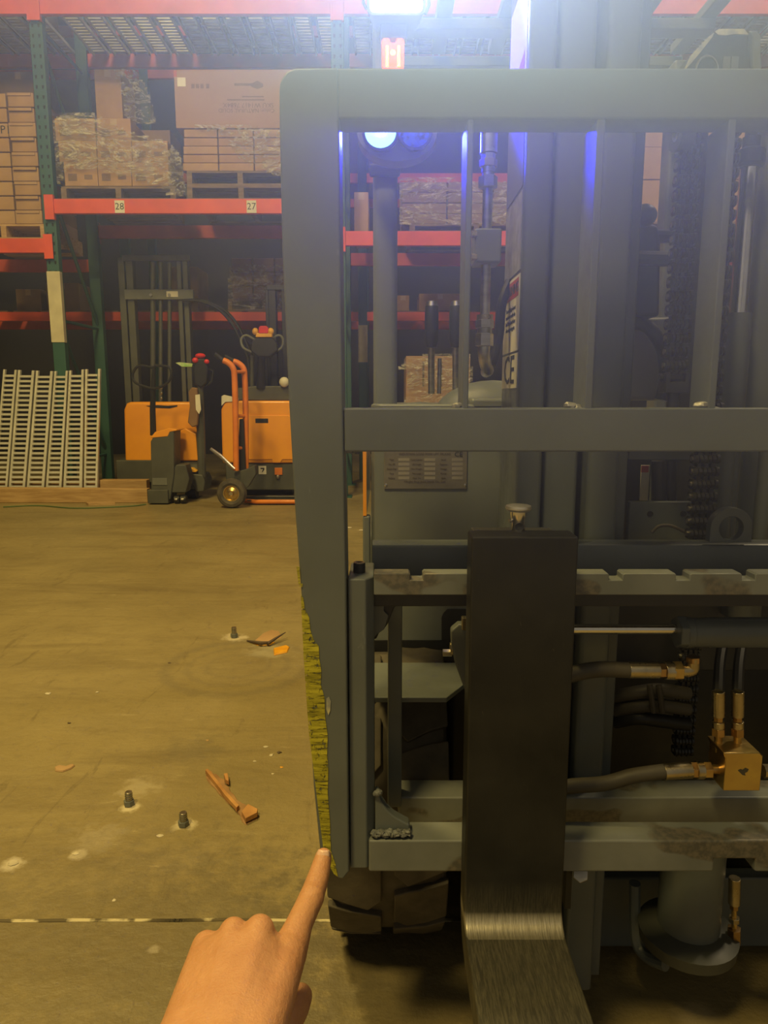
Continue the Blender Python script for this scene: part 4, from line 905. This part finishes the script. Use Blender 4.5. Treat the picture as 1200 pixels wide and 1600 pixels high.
# ------------------------------------------------------------------ steel deck strips leaning by the post
YD = 6.74
tops = [(4,577),(27,578),(55,579),(84,580),(107,579),(132,577),(158,576)]
bots = [(-12,766),(12,766),(40,766),(70,766),(97,766),(130,766),(153,766)]
pos = ['nearest the left picture edge', 'second from the left edge', 'third from the left edge', 'fourth from the left edge', 'fifth from the left edge', 'last before the wooden plank end']
zbase = .075
def dk(px, py, f): 
    y = YD + .02 + .20*f; return P(px, py, y)
for i in range(6):
    A, Bp, C_, D_ = tops[i], tops[i+1], bots[i], bots[i+1]
    def pt(u, f):
        tx = A[0]+(Bp[0]-A[0])*u; ty = A[1]+(Bp[1]-A[1])*u; bx = C_[0]+(D_[0]-C_[0])*u; by = C_[1]
        return dk(bx+(tx-bx)*f, by+(ty-by)*f, f)
    t = thing('deck_strip', pt(.5, 0), 'galvanised ladder-like deck strip leaning upright, ' + pos[i], 'decking', 'galvanised deck strips leaning by the green post')
    for u0, u1 in ((.04,.16),(.80,.94)):
        a, b_, c, d = pt(u0,0), pt(u1,0), pt(u1,1), pt(u0,1); k = MB(); o_ = Vector((0,.035,0)); k.prism([a,b_,c,d], [a+o_,b_+o_,c+o_,d+o_]); k.build('side_channel', 'deck_zinc', t, .003)
    n = 24; first = None
    for r_ in range(n):
        f0 = .02+.96*r_/n; f1 = f0 + .018
        if first is None:
            a, b_, c, d = pt(.14,f0), pt(.82,f0), pt(.82,f1), pt(.14,f1); k = MB(); o_ = Vector((0,.02,0)); k.prism([a,b_,c,d],[a+o_,b_+o_,c+o_,d+o_]); first = k.build('rung', 'deck_zinc', t); base = pt(.48, f0)
        else:
            o = first.copy(); COL.objects.link(o); o.location = pt(.48, f0) - base
q0 = PF(-60, 782); 
MB_p = MB(); yp = YD-.10
MB_p.pxz([(X(-80,770,yp),0.0),(X(230,770,yp),0.0),(X(230,770,yp),Z(764,yp)),(X(-80,770,yp),Z(762,yp))], yp, yp+.088)
tag(MB_p.build('timber_plank', 'wood', None, .006), 'long timber plank on the floor in front of the deck strips', 'plank')
MB_p = MB(); yp2 = YD+.11; MB_p.box(X(-80,756,yp2), X(229,756,yp2), yp2, yp2+.1, 0, Z(750,yp2))
tag(MB_p.build('timber_plank', 'wood', None, .006), 'second timber plank lying behind the deck strips, its end by the truck column', 'plank')
MB_p = MB(); yp3 = YD+.06
tag(MB_p.box(X(-30,700,yp3)-.3, X(157,760,yp3), YD-.0, YD+.10, 0.0, .074).build('timber_block', 'wood', None, .005), 'low timber bearer under the feet of the deck strips', 'timber')
k = MB(); k.curve([PF(5,792,.006),PF(60,790,.006),PF(120,794,.006),PF(200,791,.006),PF(228,788,.006)], .006, 6); tag(k.build('green_strap', 'green_strap'), 'thin green packing strap lying on the floor before the long plank', 'strap')
k = MB(); a_ = [PF(134,787.5),PF(178,787),PF(180,788.5),PF(138,790)]; k.prism(a_, [v+Vector((0,0,.02)) for v in a_]); tag(k.build('wood_offcut', 'wood'), 'thin pale offcut of wood beside the green packing strap', 'wood scrap')

# ------------------------------------------------------------------ stacker with tall grey mast (stands furthest back)
YS = 7.72
stk = thing('electric_stacker', (X(245,740,YS), YS+.3, 0), 'orange-bodied stacker with a tall grey twin mast under the rack', 'stacker')
def sb(x0, y0, x1, y1, Y, t, name, m_, bv=.008, par=None): return MB().pbox(x0, y0, x1, y1, Y, t).build(name, m_, par or stk, bv)
ph = [(195,722),(193,640),(197,630),(203,628),(296,628),(303,632),(305,660),(306,700),(302,722)]
MB().px(ph, YS-.45, .42).build('hood', 'machine_orange', stk, .03, seg=3)
MB().px([(228,634),(246,633),(262,634),(277,633),(277,635),(265,638),(240,637)], YS-.455, .01).build('hood_slot', 'black_plastic', stk)
zS = .02
MB().box(X(182,735,YS-.46), X(300,735,YS-.46), YS-.47, YS-.02, .12, Z(719,YS-.46)).build('base_frame', 'machine_grey', stk, .01)
MB().box(X(196,735,YS-.46), X(290,735,YS-.46), YS-.42, YS-.1, .04, .12).build('base_skirt', 'black_plastic', stk, .01)
for px in (205, 284): q = P(px,745,YS-.3); MB().cyl((q.x-.04,YS-.3,.075),(q.x+.04,YS-.3,.075),.075,18).build('wheel', 'rubber', stk)
for (a, c) in ((192,202),(204,215),(282,289),(291,299)): sb(a, 402, c, 722, YS, .1, 'mast_channel', 'machine_grey')
sb(190, 398, 296, 407, YS-.02, .04, 'top_crossbar', 'machine_pale_grey'); sb(194, 452, 302, 468, YS-.03, .04, 'middle_crossbar', 'machine_pale_grey')
for (a, c) in ((235,243),(248,254),(262,268)): MB().cyl(P((a+c)/2,722,YS+.02), P((a+c)/2,410,YS+.02), (c-a)/2*M(240,560,YS), 12).build('lift_ram', 'machine_grey', stk)
sb(260, 455, 278, 464, YS-.035, .004, 'mast_plate', 'paper_white', .001)
for px in (236, 265): q = P(px,461,YS-.03); MB().cyl(q, q+Vector((0,-.015,0)), .016, 8).build('mast_bolt', 'bare_steel', stk)
for dx in (0, 7): MB().curve([P(285+dx,470,YS-.05),P(310+dx,470,YS-.06),P(340+dx,482,YS-.06),P(362+dx,505,YS-.06),P(378+dx,535,YS-.06),P(388+dx,560,YS-.06)], .018, 8).build('mast_hose', 'black_plastic', stk)
MB().curve([P(388,560,YS-.06),P(391,600,YS-.06),P(391,640,YS-.06)], .018, 8).build('mast_hose', 'black_plastic', stk)

# ------------------------------------------------------------------ pallet truck with a loop handle, in front of it
YJ = 6.55
hpt = thing('hand_pallet_truck', (X(253,780,YJ), YJ, 0), 'pallet truck with grey column and black loop handle beside the plank ends', 'pallet truck')
MB().px([(236,781),(235,690),(240,681),(262,672),(272,672),(272,740),(266,781)], YJ, .22).build('column', 'machine_grey', hpt, .012)
MB().px([(235,684),(242,675),(264,669),(276,671),(276,673),(265,675),(262,682),(240,684)], YJ-.004, .23).build('column_cap', 'machine_orange', hpt, .006)
MB().box(X(232,775,YJ), X(264,775,YJ), YJ-.03, YJ+.2, .012, Z(765,YJ)).build('column_foot', 'machine_grey', hpt, .006)
MB().pbox(238, 747, 261, 758, YJ-.006, .006).build('column_plate', 'machine_pale_grey', hpt, .002)
MB().tube([P(239.5,680,YJ+.08), P(238.5,640,YJ+.06), P(240.5,572,YJ+.02)], [.03,.027,.016], 10).build('handle_stem', 'black_plastic', hpt)
MB().tube(spline([P(241,575,YJ+.02),P(220,571,YJ+.02),P(211,577,YJ+.02),P(207,588,YJ+.02),P(212,598,YJ+.02),P(226,604,YJ+.02),P(240,607,YJ+.02),P(254,603,YJ+.02),P(265,594,YJ+.02),P(268,582,YJ+.02),P(262,573,YJ+.02),P(241,571,YJ+.02)],4), .012, 8).build('loop_handle', 'black_plastic', hpt)
for py in (606, 614, 622): MB().ball(P(252,py,YJ+.05), .014, 8).build('chain_bead', 'bare_steel', hpt)
MB().px([(266,770),(266,740),(275,726),(290,726),(296,748),(290,770)], YJ+.02, .16).build('link_frame', 'machine_grey', hpt, .01)
for px in (277, 287):
    q = P(px,772,YJ+.05); MB().cyl((q.x-.024,q.y,.04),(q.x+.024,q.y,.04),.04,16).build('wheel', 'black_plastic', hpt)
    MB().cyl((q.x-.012,q.y-.045,.045),(q.x+.012,q.y-.045,.045),.011,10).build('wheel_hub', 'bare_steel', hpt)
# ------------------------------------------------------------------ walkie truck with red tiller head
YW = 6.85
wk = thing('walkie_pallet_truck', (X(295,770,YW), YW, 0), 'small orange walkie truck with upright tiller and red head', 'pallet truck')
MB().px([(273,720),(272,676),(290,669),(306,678),(309,720)], YW, .3).build('body', 'machine_orange', wk, .014, seg=3)
for py in (694, 712): q = P(275.5,py,YW); MB().ball(q, .014, 8, (1,.4,1)).build('body_screw', 'black_plastic', wk)
MB().px([(286,769),(284,742),(293,739),(316,742),(320,752),(318,768),(307,769),(300,758),(294,757)], YW-.02, .3).build('drive_cover', 'machine_grey', wk, .012)
MB().px([(282,736),(283,730),(300,731),(308,736),(306,738),(288,738)], YW-.03, .26).build('drive_cap', 'yellow_plastic', wk, .006)
q = P(300,768,YW+.1); MB().cyl((q.x-.05,q.y,.07),(q.x+.05,q.y,.07),.07,18).build('wheel', 'black_plastic', wk)
MB().box(X(272,735,YW+.02), X(309,735,YW+.02), YW+.03, YW+.3, .10, Z(720,YW+.03)).build('lower_frame', 'machine_pale_grey', wk, .006)
MB().tube([P(315,745,YW+.05), P(314,680,YW+.03), P(312,585,YW)], [.045,.042,.03], 10).build('tiller_arm', 'machine_grey', wk)
MB().px([(303,600),(302,570),(308,560),(320,560),(325,575),(323,598),(314,606)], YW-.05, .1).build('tiller_head', 'black_plastic', wk, .015)
MB().tube([P(322,575,YW),P(333,580,YW),P(331,595,YW),P(322,604,YW)], .014, 8).build('tiller_loop', 'black_plastic', wk)
MB().ball(P(313,556,YW-.03), .045, 14, (1.1,.8,.55)).build('emergency_button', 'red_plastic', wk)
MB().ball(P(305,563,YW-.05), .03, 12, (1,.8,.9)).build('thumb_button', 'red_plastic', wk); MB().ball(P(323,565,YW-.05), .025, 12, (1,.8,.9)).build('thumb_button', 'red_plastic', wk)
MB().px([(294,612),(299,605),(308,606),(310,640),(308,665),(300,668),(293,660),(296,635)], YW-.075, .05).build('hanging_glove', 'glove_brown', wk, .014)
MB().px([(305,617),(312,616),(314,640),(311,647),(306,640)], YW-.082, .004).build('glove_print', 'paper_white', wk)
q = [P(a, b_, YW-.05) for a, b_ in ((274,568),(299,568),(300,572),(276,573))]
MB().px([(274,567),(280,566),(301,568),(300,573),(284,573)], YW-.03, .1).build('lime_tag', 'lime_label', wk, .002)
# ------------------------------------------------------------------ large orange truck beside the forklift
YT = 7.02
bt = thing('orange_stacker', (X(410,740,YT), YT, 0), 'large boxy orange stacker truck with red and yellow tiller head', 'stacker')
MB().px([(347,724),(345,640),(349,629),(356,626),(462,626),(462,724)], YT, .62).build('hood', 'machine_orange', bt, .025, seg=3)
MB().px([(381,718),(381,655),(386,649),(450,649),(456,653),(460,718),(441,718),(438,723),(426,723),(425,718)], YT-.012, .012).build('hood_door', 'machine_orange', bt, .005)
MB().px([(346,634),(352,628),(372,627),(372,622),(350,617),(346,619)], YT-.01, .03).build('paper_sheet', 'paper_white', bt)
MB().pbox(399, 654, 419, 661, YT-.014, .003).build('door_slot', 'black_plastic', bt, .002)
MB().box(X(352,740,YT), X(462,740,YT), YT+.02, YT+.6, .07, Z(725,YT)).build('base_frame', 'machine_grey', bt, .01)
lp = MB().pbox(404, 728, 416, 741, YT+.016, .003).build('warning_plate', 'paper_white', bt); MB().px([(407,731),(413,731),(413,734),(410,738),(409,738),(411,733),(407,733)], YT+.0155, .0005).build('plate_mark', 'label_black', lp)
MB().pbox(429, 731, 441, 742, YT+.006, .02).build('orange_catch', 'tube_orange', bt, .003); MB().ball(P(434,745,YT+.0), .022, 10).build('lock_knob', 'bare_steel', bt)
for px in (370, 452): q = P(px,750,YT+.2); MB().cyl((q.x-.04,q.y,.07),(q.x+.04,q.y,.07),.07,18).build('wheel', 'black_plastic', bt)
MB().px([(360,625),(372,606),(398,603),(462,603),(462,626)], YT+.08, .4).build('hood_top', 'machine_grey', bt, .01)
for (a, c, y0) in ((416,421,447),(421,432,447),(441,452,448)): MB().pbox(a, y0, c, 604, YT+.3, .12).build('mast_channel', 'black_plastic', bt, .005)
MB().pbox(416, 445, 456, 453, YT+.29, .14).build('mast_head', 'black_plastic', bt, .005)
MB().tube([P(408,606,YT+.1), P(408,570,YT+.05), P(408,540,YT)], [.05,.04,.035], 10).build('tiller_arm', 'black_plastic', bt)
MB().tube([P(394,604,YT+.1), P(394,556,YT+.05)], .02, 8).build('tiller_spring', 'machine_grey', bt)
MB().px([(391,548),(393,533),(400,527),(424,527),(433,535),(434,548),(420,558),(403,558)], YT-.06, .1).build('tiller_head', 'black_plastic', bt, .015)
MB().tube(spline([P(400,532,YT-.02),P(385,524,YT-.02),P(377,530,YT-.02),P(380,543,YT-.02),P(393,550,YT-.02)],4), .012, 8).build('tiller_loop', 'machine_pale_grey', bt)
MB().tube(spline([P(420,532,YT-.02),P(435,524,YT-.02),P(442,530,YT-.02),P(440,543,YT-.02),P(428,550,YT-.02)],4), .012, 8).build('tiller_loop', 'machine_pale_grey', bt)
MB().px([(399,527),(400,520),(425,520),(425,527)], YT-.08, .07).build('button_bar', 'yellow_plastic', bt, .008)
MB().px([(404,521),(404,512),(406,509),(416,509),(419,512),(419,521)], YT-.085, .07).build('emergency_button', 'red_plastic', bt, .008)
MB().ball(P(399,518,YT-.06), .035, 12, (.9,.8,1)).build('thumb_wheel', 'yellow_plastic', bt); MB().ball(P(423,518,YT-.06), .035, 12, (.9,.8,1)).build('thumb_wheel', 'yellow_plastic', bt)
MB().ball(P(444,597,YT+.05), .05, 12, (1,.8,1)).build('pale_cap', 'paper_white', bt)

# ------------------------------------------------------------------ hand truck
YH = 6.36
ht = thing('hand_truck', (X(395,780,YH), YH, 0), 'orange tubular hand truck with pneumatic wheel in front of the big orange stacker', 'hand truck')
for dx, dy in ((0,0),(16,.12)):
    Yq = YH+dy
    MB().tube(spline([P(369+dx*.95,735,Yq),P(368+dx,650,Yq),P(366.5+dx,590,Yq),P(364+dx,575,Yq),P(357+dx*.9,567,Yq),P(349+dx,563+dx*.1,Yq)],5), .0265, 12).build('frame_tube', 'tube_orange', ht)
    MB().tube([P(350+dx,564,Yq), P(336+dx*.95,553+dx*.25,Yq)], .02, 10).build('grip', 'black_plastic', ht)
for py in (581, 650, 700): MB().tube([P(367,py,YH), P(384,py,YH+.12)], .016, 8).build('cross_tube', 'tube_orange', ht)
MB().px([(371,735),(374,655),(380,654),(384,735)], YH+.06, .02).build('back_bracket', 'black_plastic', ht, .004)
MB().tube([P(329,701,YH-.05), P(345,713,YH-.05), P(366,733,YH-.05)], [.014,.018,.014], 8).build('brace_bar', 'bare_steel', ht)
MB().px([(366,738),(385,733),(398,727),(400,740),(388,760),(378,768),(366,752)], YH+.03, .10).build('axle_bracket', 'machine_grey', ht, .006)
cw = P(362.5,772,YH-.02); rw_ = 23*M(362,772,YH-.02); cz = rw_+.002
wheel = holder('pneumatic_wheel', ht)
MB().lathe((cw.x,YH-.06,cz), (0,1,0), [(rw_*.55,0),(rw_*.72,-.012),(rw_*.9,-.006),(rw_,.02),(rw_,.06),(rw_*.9,.086),(rw_*.72,.092),(rw_*.55,.08)], 30).build('tyre', 'rubber', wheel)
MB().lathe((cw.x,YH-.05,cz), (0,1,0), [(0,-.016),(rw_*.14,-.016),(rw_*.2,.0),(rw_*.42,.012),(rw_*.5,-.006),(rw_*.57,-.006),(rw_*.57,.06),(0,.06)], 24).build('rim', 'brass', wheel)
MB().lathe((cw.x,YH-.072,cz), (0,1,0), [(0,0),(rw_*.12,0),(rw_*.12,.02)], 14).build('hub_cap', 'zinc', wheel)
MB().cyl((cw.x,YH+.02,cz),(cw.x,YH+.5,cz),.014,10).build('axle', 'bare_steel', ht)
k = MB(); a_ = [PF(386,783,.035),PF(480,783,.035),PF(480,777,.035),PF(390,777,.035)]
k.prism(a_, [v+Vector((0,0,.010)) for v in a_]); k.build('toe_plate', 'machine_grey', ht, .002)
MB().tube([PF(378,782,.03),PF(400,784,.03),PF(480,784,.03)], .02, 10).build('toe_tube', 'tube_orange', ht)
MB().tube([PF(384,778,.055),PF(420,777,.055),PF(480,777,.055)], .02, 10).build('base_tube', 'black_plastic', ht)

# ------------------------------------------------------------------ bits on the floor
def stud(px, py, h, r, label):
    q = PF(px, py); k = MB(); k.cyl(q, q+Vector((0,0,h)), r, 12); t = k.build('anchor_bolt', 'bare_steel', None, .001); tag(t, label, 'bolt', 'anchor bolts left in the floor')
    n = MB(); n.cyl(q+Vector((0,0,.001)), q+Vector((0,0,h*.38)), r*1.55, 6, smooth=False); n.build('nut', 'machine_pale_grey', t, .0008)
    for i in range(3): MB().lathe(q+Vector((0,0,h*(.52+.15*i))), (0,0,1), [(r,0),(r*1.12,.0012),(r,.0024)], 12).build('thread', 'machine_grey', t)
stud(202, 1258, .036, .0085, 'steel anchor bolt in a pale patch, farther left of the two near the hand')
stud(287, 1290, .034, .0085, 'steel anchor bolt in the floor nearest the pointing hand')
stud(366, 996, .045, .010, 'small anchor bolt in a white patch beside the yellow tape scraps')
def slab(pts, h, name, m_, label, cat, group=None, z=0.0, bend=0):
    a_ = [PF(x, y) + Vector((0,0,z)) for x, y in pts]; k = MB(); c = sum(a_, Vector())/len(a_)
    k.prism(a_, [v+Vector((0,0,h))+(c-v)*.12 for v in a_]); return tag(k.build(name, m_, None, min(h*.3,.002)), label, cat, group)
sp = slab([(321,1213),(324,1208),(328,1203),(332,1209),(337,1209),(343,1215),(350,1218),(352,1227),(358,1231),(360,1238),(367,1244),(372,1253),(381,1259),(388,1262),(396,1264),(404,1272),(403,1280),(395,1284),(384,1290),(378,1285),(376,1276),(369,1270),(364,1262),(355,1256),(349,1248),(342,1242),(335,1232),(329,1227),(323,1219)], .005, 'wood_splinter', 'torn_wood', 'long torn strip of orange-brown wood on the floor', 'wood scrap')
for pts in ([(321,1212),(329,1222),(352,1252),(370,1272),(374,1268),(354,1246),(332,1218),(325,1210)], [(378,1278),(388,1266),(403,1274),(402,1280),(384,1289)], [(350,1218),(356,1217),(358,1230),(353,1228)]):
    a_ = [PF(x,y)+Vector((0,0,.0055)) for x,y in pts]; k = MB(); k.prism(a_, [v+Vector((0,0,.012)) for v in a_]); k.build('raised_fibre', 'splinter_wood', sp, .001)
slab([(85,1200),(92,1197),(104,1199),(114,1195),(118,1197),(112,1202),(98,1207),(86,1206)], .005, 'wood_chip', 'carton_pale', 'flat tan chip alone on the open floor', 'wood scrap')
slab([(427,1014),(448,1009),(453,1012),(449,1020),(428,1025)], .006, 'tape_scrap', 'orange_tape', 'bright orange tape scrap lying nearest the forklift edge', 'tape scrap')
slab([(393,1004),(412,1003),(431,1004),(420,1009),(402,1009)], .003, 'tape_scrap', 'orange_tape', 'orange tape scrap lying under the dark splinters', 'tape scrap')
k = MB(); k.tube([PF(386,1001,.004),PF(408,1005,.014),PF(420,1004,.014)], [.003,.008,.006], 6); tag(k.build('dark_splinter', 'print_dark'), 'short dark splinter pointing left across the orange tape', 'wood scrap')
k = MB(); k.tube([PF(418,1006,.012),PF(430,998,.02),PF(446,988,.03)], [.008,.006,.002], 6); tag(k.build('dark_splinter', 'print_dark'), 'longer dark splinter tilted up towards the forklift', 'wood scrap')
slab([(398,1001),(412,989),(424,984),(436,986),(440,996),(425,1003)], .002, 'paper_scrap', 'carton', 'thin brown paper scrap behind the dark splinters', 'paper scrap')
debris = [(415,1167,6,'chip_pale'),(424,1180,7,'chip_pale'),(436,1176,7,'print_dark'),(426,1209,4,'chip_pale'),(440,1199,5,'orange_tape'),(398,1190,5,'chip_pale'),(324,1157,5,'wood'),(108,1130,5,'print_dark'),(178,1407,6,'chip_pale'),(265,1036,4,'print_dark'),(118,1334,8,'chip_pale'),(250,1306,8,'chip_pale'),(20,1349,14,'chip_pale'),(75,1084,7,'chip_pale'),(152,1082,5,'chip_pale'),(545,825,8,'chip_pale'),(565,829,7,'chip_pale')]
k = {}
for i, (px, py, w, m_) in enumerate(debris):
    q = PF(px, py); r = w*.5*M(px, py, q.y); k.setdefault(m_, MB()).lump(q+Vector((0,0,r*.12)), r, i+40, (1.2,1,.35), .7, 8)
for m_, b_ in k.items(): 
    o = b_.build('floor_crumbs', m_); o['kind'] = 'stuff'; o['category'] = 'debris'; o['label'] = {'chip_pale':'pale crumbs of concrete scattered on the floor','print_dark':'dark crumbs scattered on the floor','orange_tape':'tiny orange crumb near the pale chips','wood':'tan wood crumbs on the open floor'}[m_]
# ------------------------------------------------------------------ the pointing hand (left hand, back of the hand to the camera)
def hand():
    k = MB()
    def cap(a, ra, b_, rb, n=16):
        """capsule that tapers from radius ra to rb"""
        a, b_ = Vector(a), Vector(b_); d = (b_-a); L = d.length; d.normalize(); prof = []
        for i in range(7): t = math.pi/2*(1-i/6); prof.append((ra*math.cos(t), -ra*math.sin(t)))
        for i in range(7): t = math.pi/2*i/6; prof.append((rb*math.cos(t), L+rb*math.sin(t)))
        k.lathe(a, d, prof, n)
    H = lambda x, y, z: PC(x, y, z)
    def chain_(js):
        for (p, r), (q, s) in zip(js, js[1:]): cap(p, r, q, s)
    # index finger, straight
    chain_([(H(450,1492,.525), .0142), (H(468,1443,.548), .0106), (H(486.5,1403,.575), .0103), (H(497,1372,.592), .0094), (H(505.5,1338.5,.606), .0075)])
    k.ball(H(487,1402,.573), .0106, 16)
    # back of the hand: metacarpals with flesh between them, widening towards the wrist
    mc = [(H(449,1492,.522), .0142), (H(405,1454,.523), .0114), (H(364,1457,.523), .0108), (H(322,1478,.525), .0108)]
    wr = [H(398,1622,.455), H(362,1626,.450), H(326,1628,.452), H(292,1622,.460)]
    fa = [H(335,1780,.390), H(298,1785,.388), H(258,1788,.390), H(222,1780,.396)]
    for (p, r), w in zip(mc, wr): cap(p, r, w, .0195)
    for i in range(3):
        for f in (.33, .67):
            p = mc[i][0].lerp(mc[i+1][0], f); q = wr[i].lerp(wr[i+1], f); cap(p.lerp(q, .16), .0125, q, .0200)
            cap(p.lerp(q, .04) + Vector((0,.002,-.003)), .0100, q, .0190)
    for w, a_ in zip(wr, fa): cap(w, .0198, a_, .0235)
    # folded fingers: first bone away and down, then back under the palm
    for p, r in mc[1:]:
        b_ = p + Vector((0, .016, -.026)); c = b_ + Vector((.001, -.014, -.020)); e = c + Vector((0, -.020, .002))
        chain_([(p, r*.97), (b_, .0095), (c, .0088), (e, .0078)])
    # thumb laid across below
    chain_([(H(400,1660,.47), .0150), (H(440,1606,.505), .0125), (H(461,1576,.530), .0108), (H(470.5,1557,.545), .0090)])
    k.ball(H(469,1556,.543), .0094, 14)
    mid = (fa[1]+fa[2])/2
    cap(mid, .030, H(150,2000,.33), .036)
    o = k.build('pointing_hand', 'skin')
    md = o.modifiers.new('remesh', 'REMESH'); md.mode = 'VOXEL'; md.voxel_size = .0015; md.use_smooth_shade = True
    sm = o.modifiers.new('smooth', 'SMOOTH'); sm.factor = .5; sm.iterations = 16
    me = bpy.data.meshes.new_from_object(o.evaluated_get(bpy.context.evaluated_depsgraph_get())); me.name = 'pointing_hand'
    o.modifiers.clear(); o.data = me
    # knuckle creases, pressed into the surface
    off = OFF[o.name]
    def crease(c, along, half, depth, wid):
        c = Vector(c) - off; al = Vector(along).normalized()
        for v in me.vertices:
            d = v.co - c; t = d.dot(al); l = (d - al*t).length
            if abs(t) < wid*3 and l < half: v.co -= (v.normal*depth)*math.exp(-(t/wid)**2)*(1-l/half)
    ax = H(496,1372,.592) - H(470,1443,.548)
    for py, c in ((1403,H(483,1399,.566)),): 
        for dt in (-.0042, -.0012, .0020, .0050): crease(c + ax.normalized()*dt, ax + Vector((dt*1.5,0,0)), .0095, .0007, .0007)
    for dt in (-.0016, .0012): crease(H(497,1364,.586) + ax.normalized()*dt, ax, .008, .0005, .0006)
    me.update(); tag(o, 'left hand with extended index finger pointing at the scuffed guard edge', 'hand')
    # nail
    n = MB(); t0, t1 = H(504.2,1348,.605), H(506.0,1326.5,.608); w = .0056
    ax2 = (t1-t0); nn = (Vector((0,0,CAMH)) - t0).normalized(); sd = ax2.cross(nn).normalized(); nn = sd.cross(ax2).normalized()
    rows = []
    for i in range(8):
        t = i/7; ww = w*(.80+.2*math.sin(math.pi*min(t*1.6,.5))) * (1-.22*max(0, t-.75)/.25) * (.7+.3*min(1, t/.18))
        rows.append([t0+ax2*t + sd*(ww*s) + nn*(.0080*math.cos(s*.82) - .0003 - .0012*t*t + .0006*(1-t)) for s in (-1,-.66,-.33,0,.33,.66,1)])
    vs = [v for r_ in rows for v in r_]; n.add(vs, [[i*7+j_, i*7+j_+1, (i+1)*7+j_+1, (i+1)*7+j_] for i in range(7) for j_ in range(6)], True)
    no = n.build('finger_nail', 'nail', o, label='pale fingernail'); so = no.modifiers.new('thick', 'SOLIDIFY'); so.thickness = .0007; so.offset = 0
hand()
# ------------------------------------------------------------------ haze: thin in the hall, plus a dense cloud added to imitate lamp glare
def haze(name, density, aniso, centre=None, radii=None):
    m = bpy.data.materials.new(name); m.use_nodes = True; nt = m.node_tree; nt.nodes.clear()
    out = nt.nodes.new('ShaderNodeOutputMaterial'); v = nt.nodes.new('ShaderNodeVolumeScatter'); v.inputs['Density'].default_value = density; v.inputs['Anisotropy'].default_value = aniso
    if centre:
        g = nt.nodes.new('ShaderNodeNewGeometry'); mp = nt.nodes.new('ShaderNodeMapping'); mp.vector_type = 'TEXTURE'
        mp.inputs['Location'].default_value = centre; mp.inputs['Scale'].default_value = radii; nt.links.new(g.outputs['Position'], mp.inputs['Vector'])
        ln = nt.nodes.new('ShaderNodeVectorMath'); ln.operation = 'LENGTH'; nt.links.new(mp.outputs[0], ln.inputs[0])
        f = nt.nodes.new('ShaderNodeMapRange'); f.interpolation_type = 'SMOOTHSTEP'
        for i, val in enumerate((.15, 1.0, density, 0.0)): f.inputs[i+1].default_value = val
        nt.links.new(ln.outputs['Value'], f.inputs[0]); nt.links.new(f.outputs[0], v.inputs['Density'])
    nt.links.new(v.outputs[0], out.inputs['Volume']); return m
HC, HR = (.21, .46, 1.60), (.84, .53, .84)
k = MB(); k.box(-9.15, 9.15, -3.9, 12.45, -.1, 7.45); nb_ = len(k.f); k.ball(HC, 1.0, 32, HR)
hz = k.build('haze', 'hole_dark'); hz['kind'] = 'stuff'; hz['category'] = 'haze'; hz['label'] = 'thin haze in the hall air, with an added cloud imitating lamp glare'
hz.data.materials.clear(); hz.data.materials.append(haze('hall_haze', .007, .4)); hz.data.materials.append(haze('lamp_glare_cloud', 1.45, .3, HC, HR))
for p_ in hz.data.polygons: p_.material_index = 1 if p_.area < 2 else 0
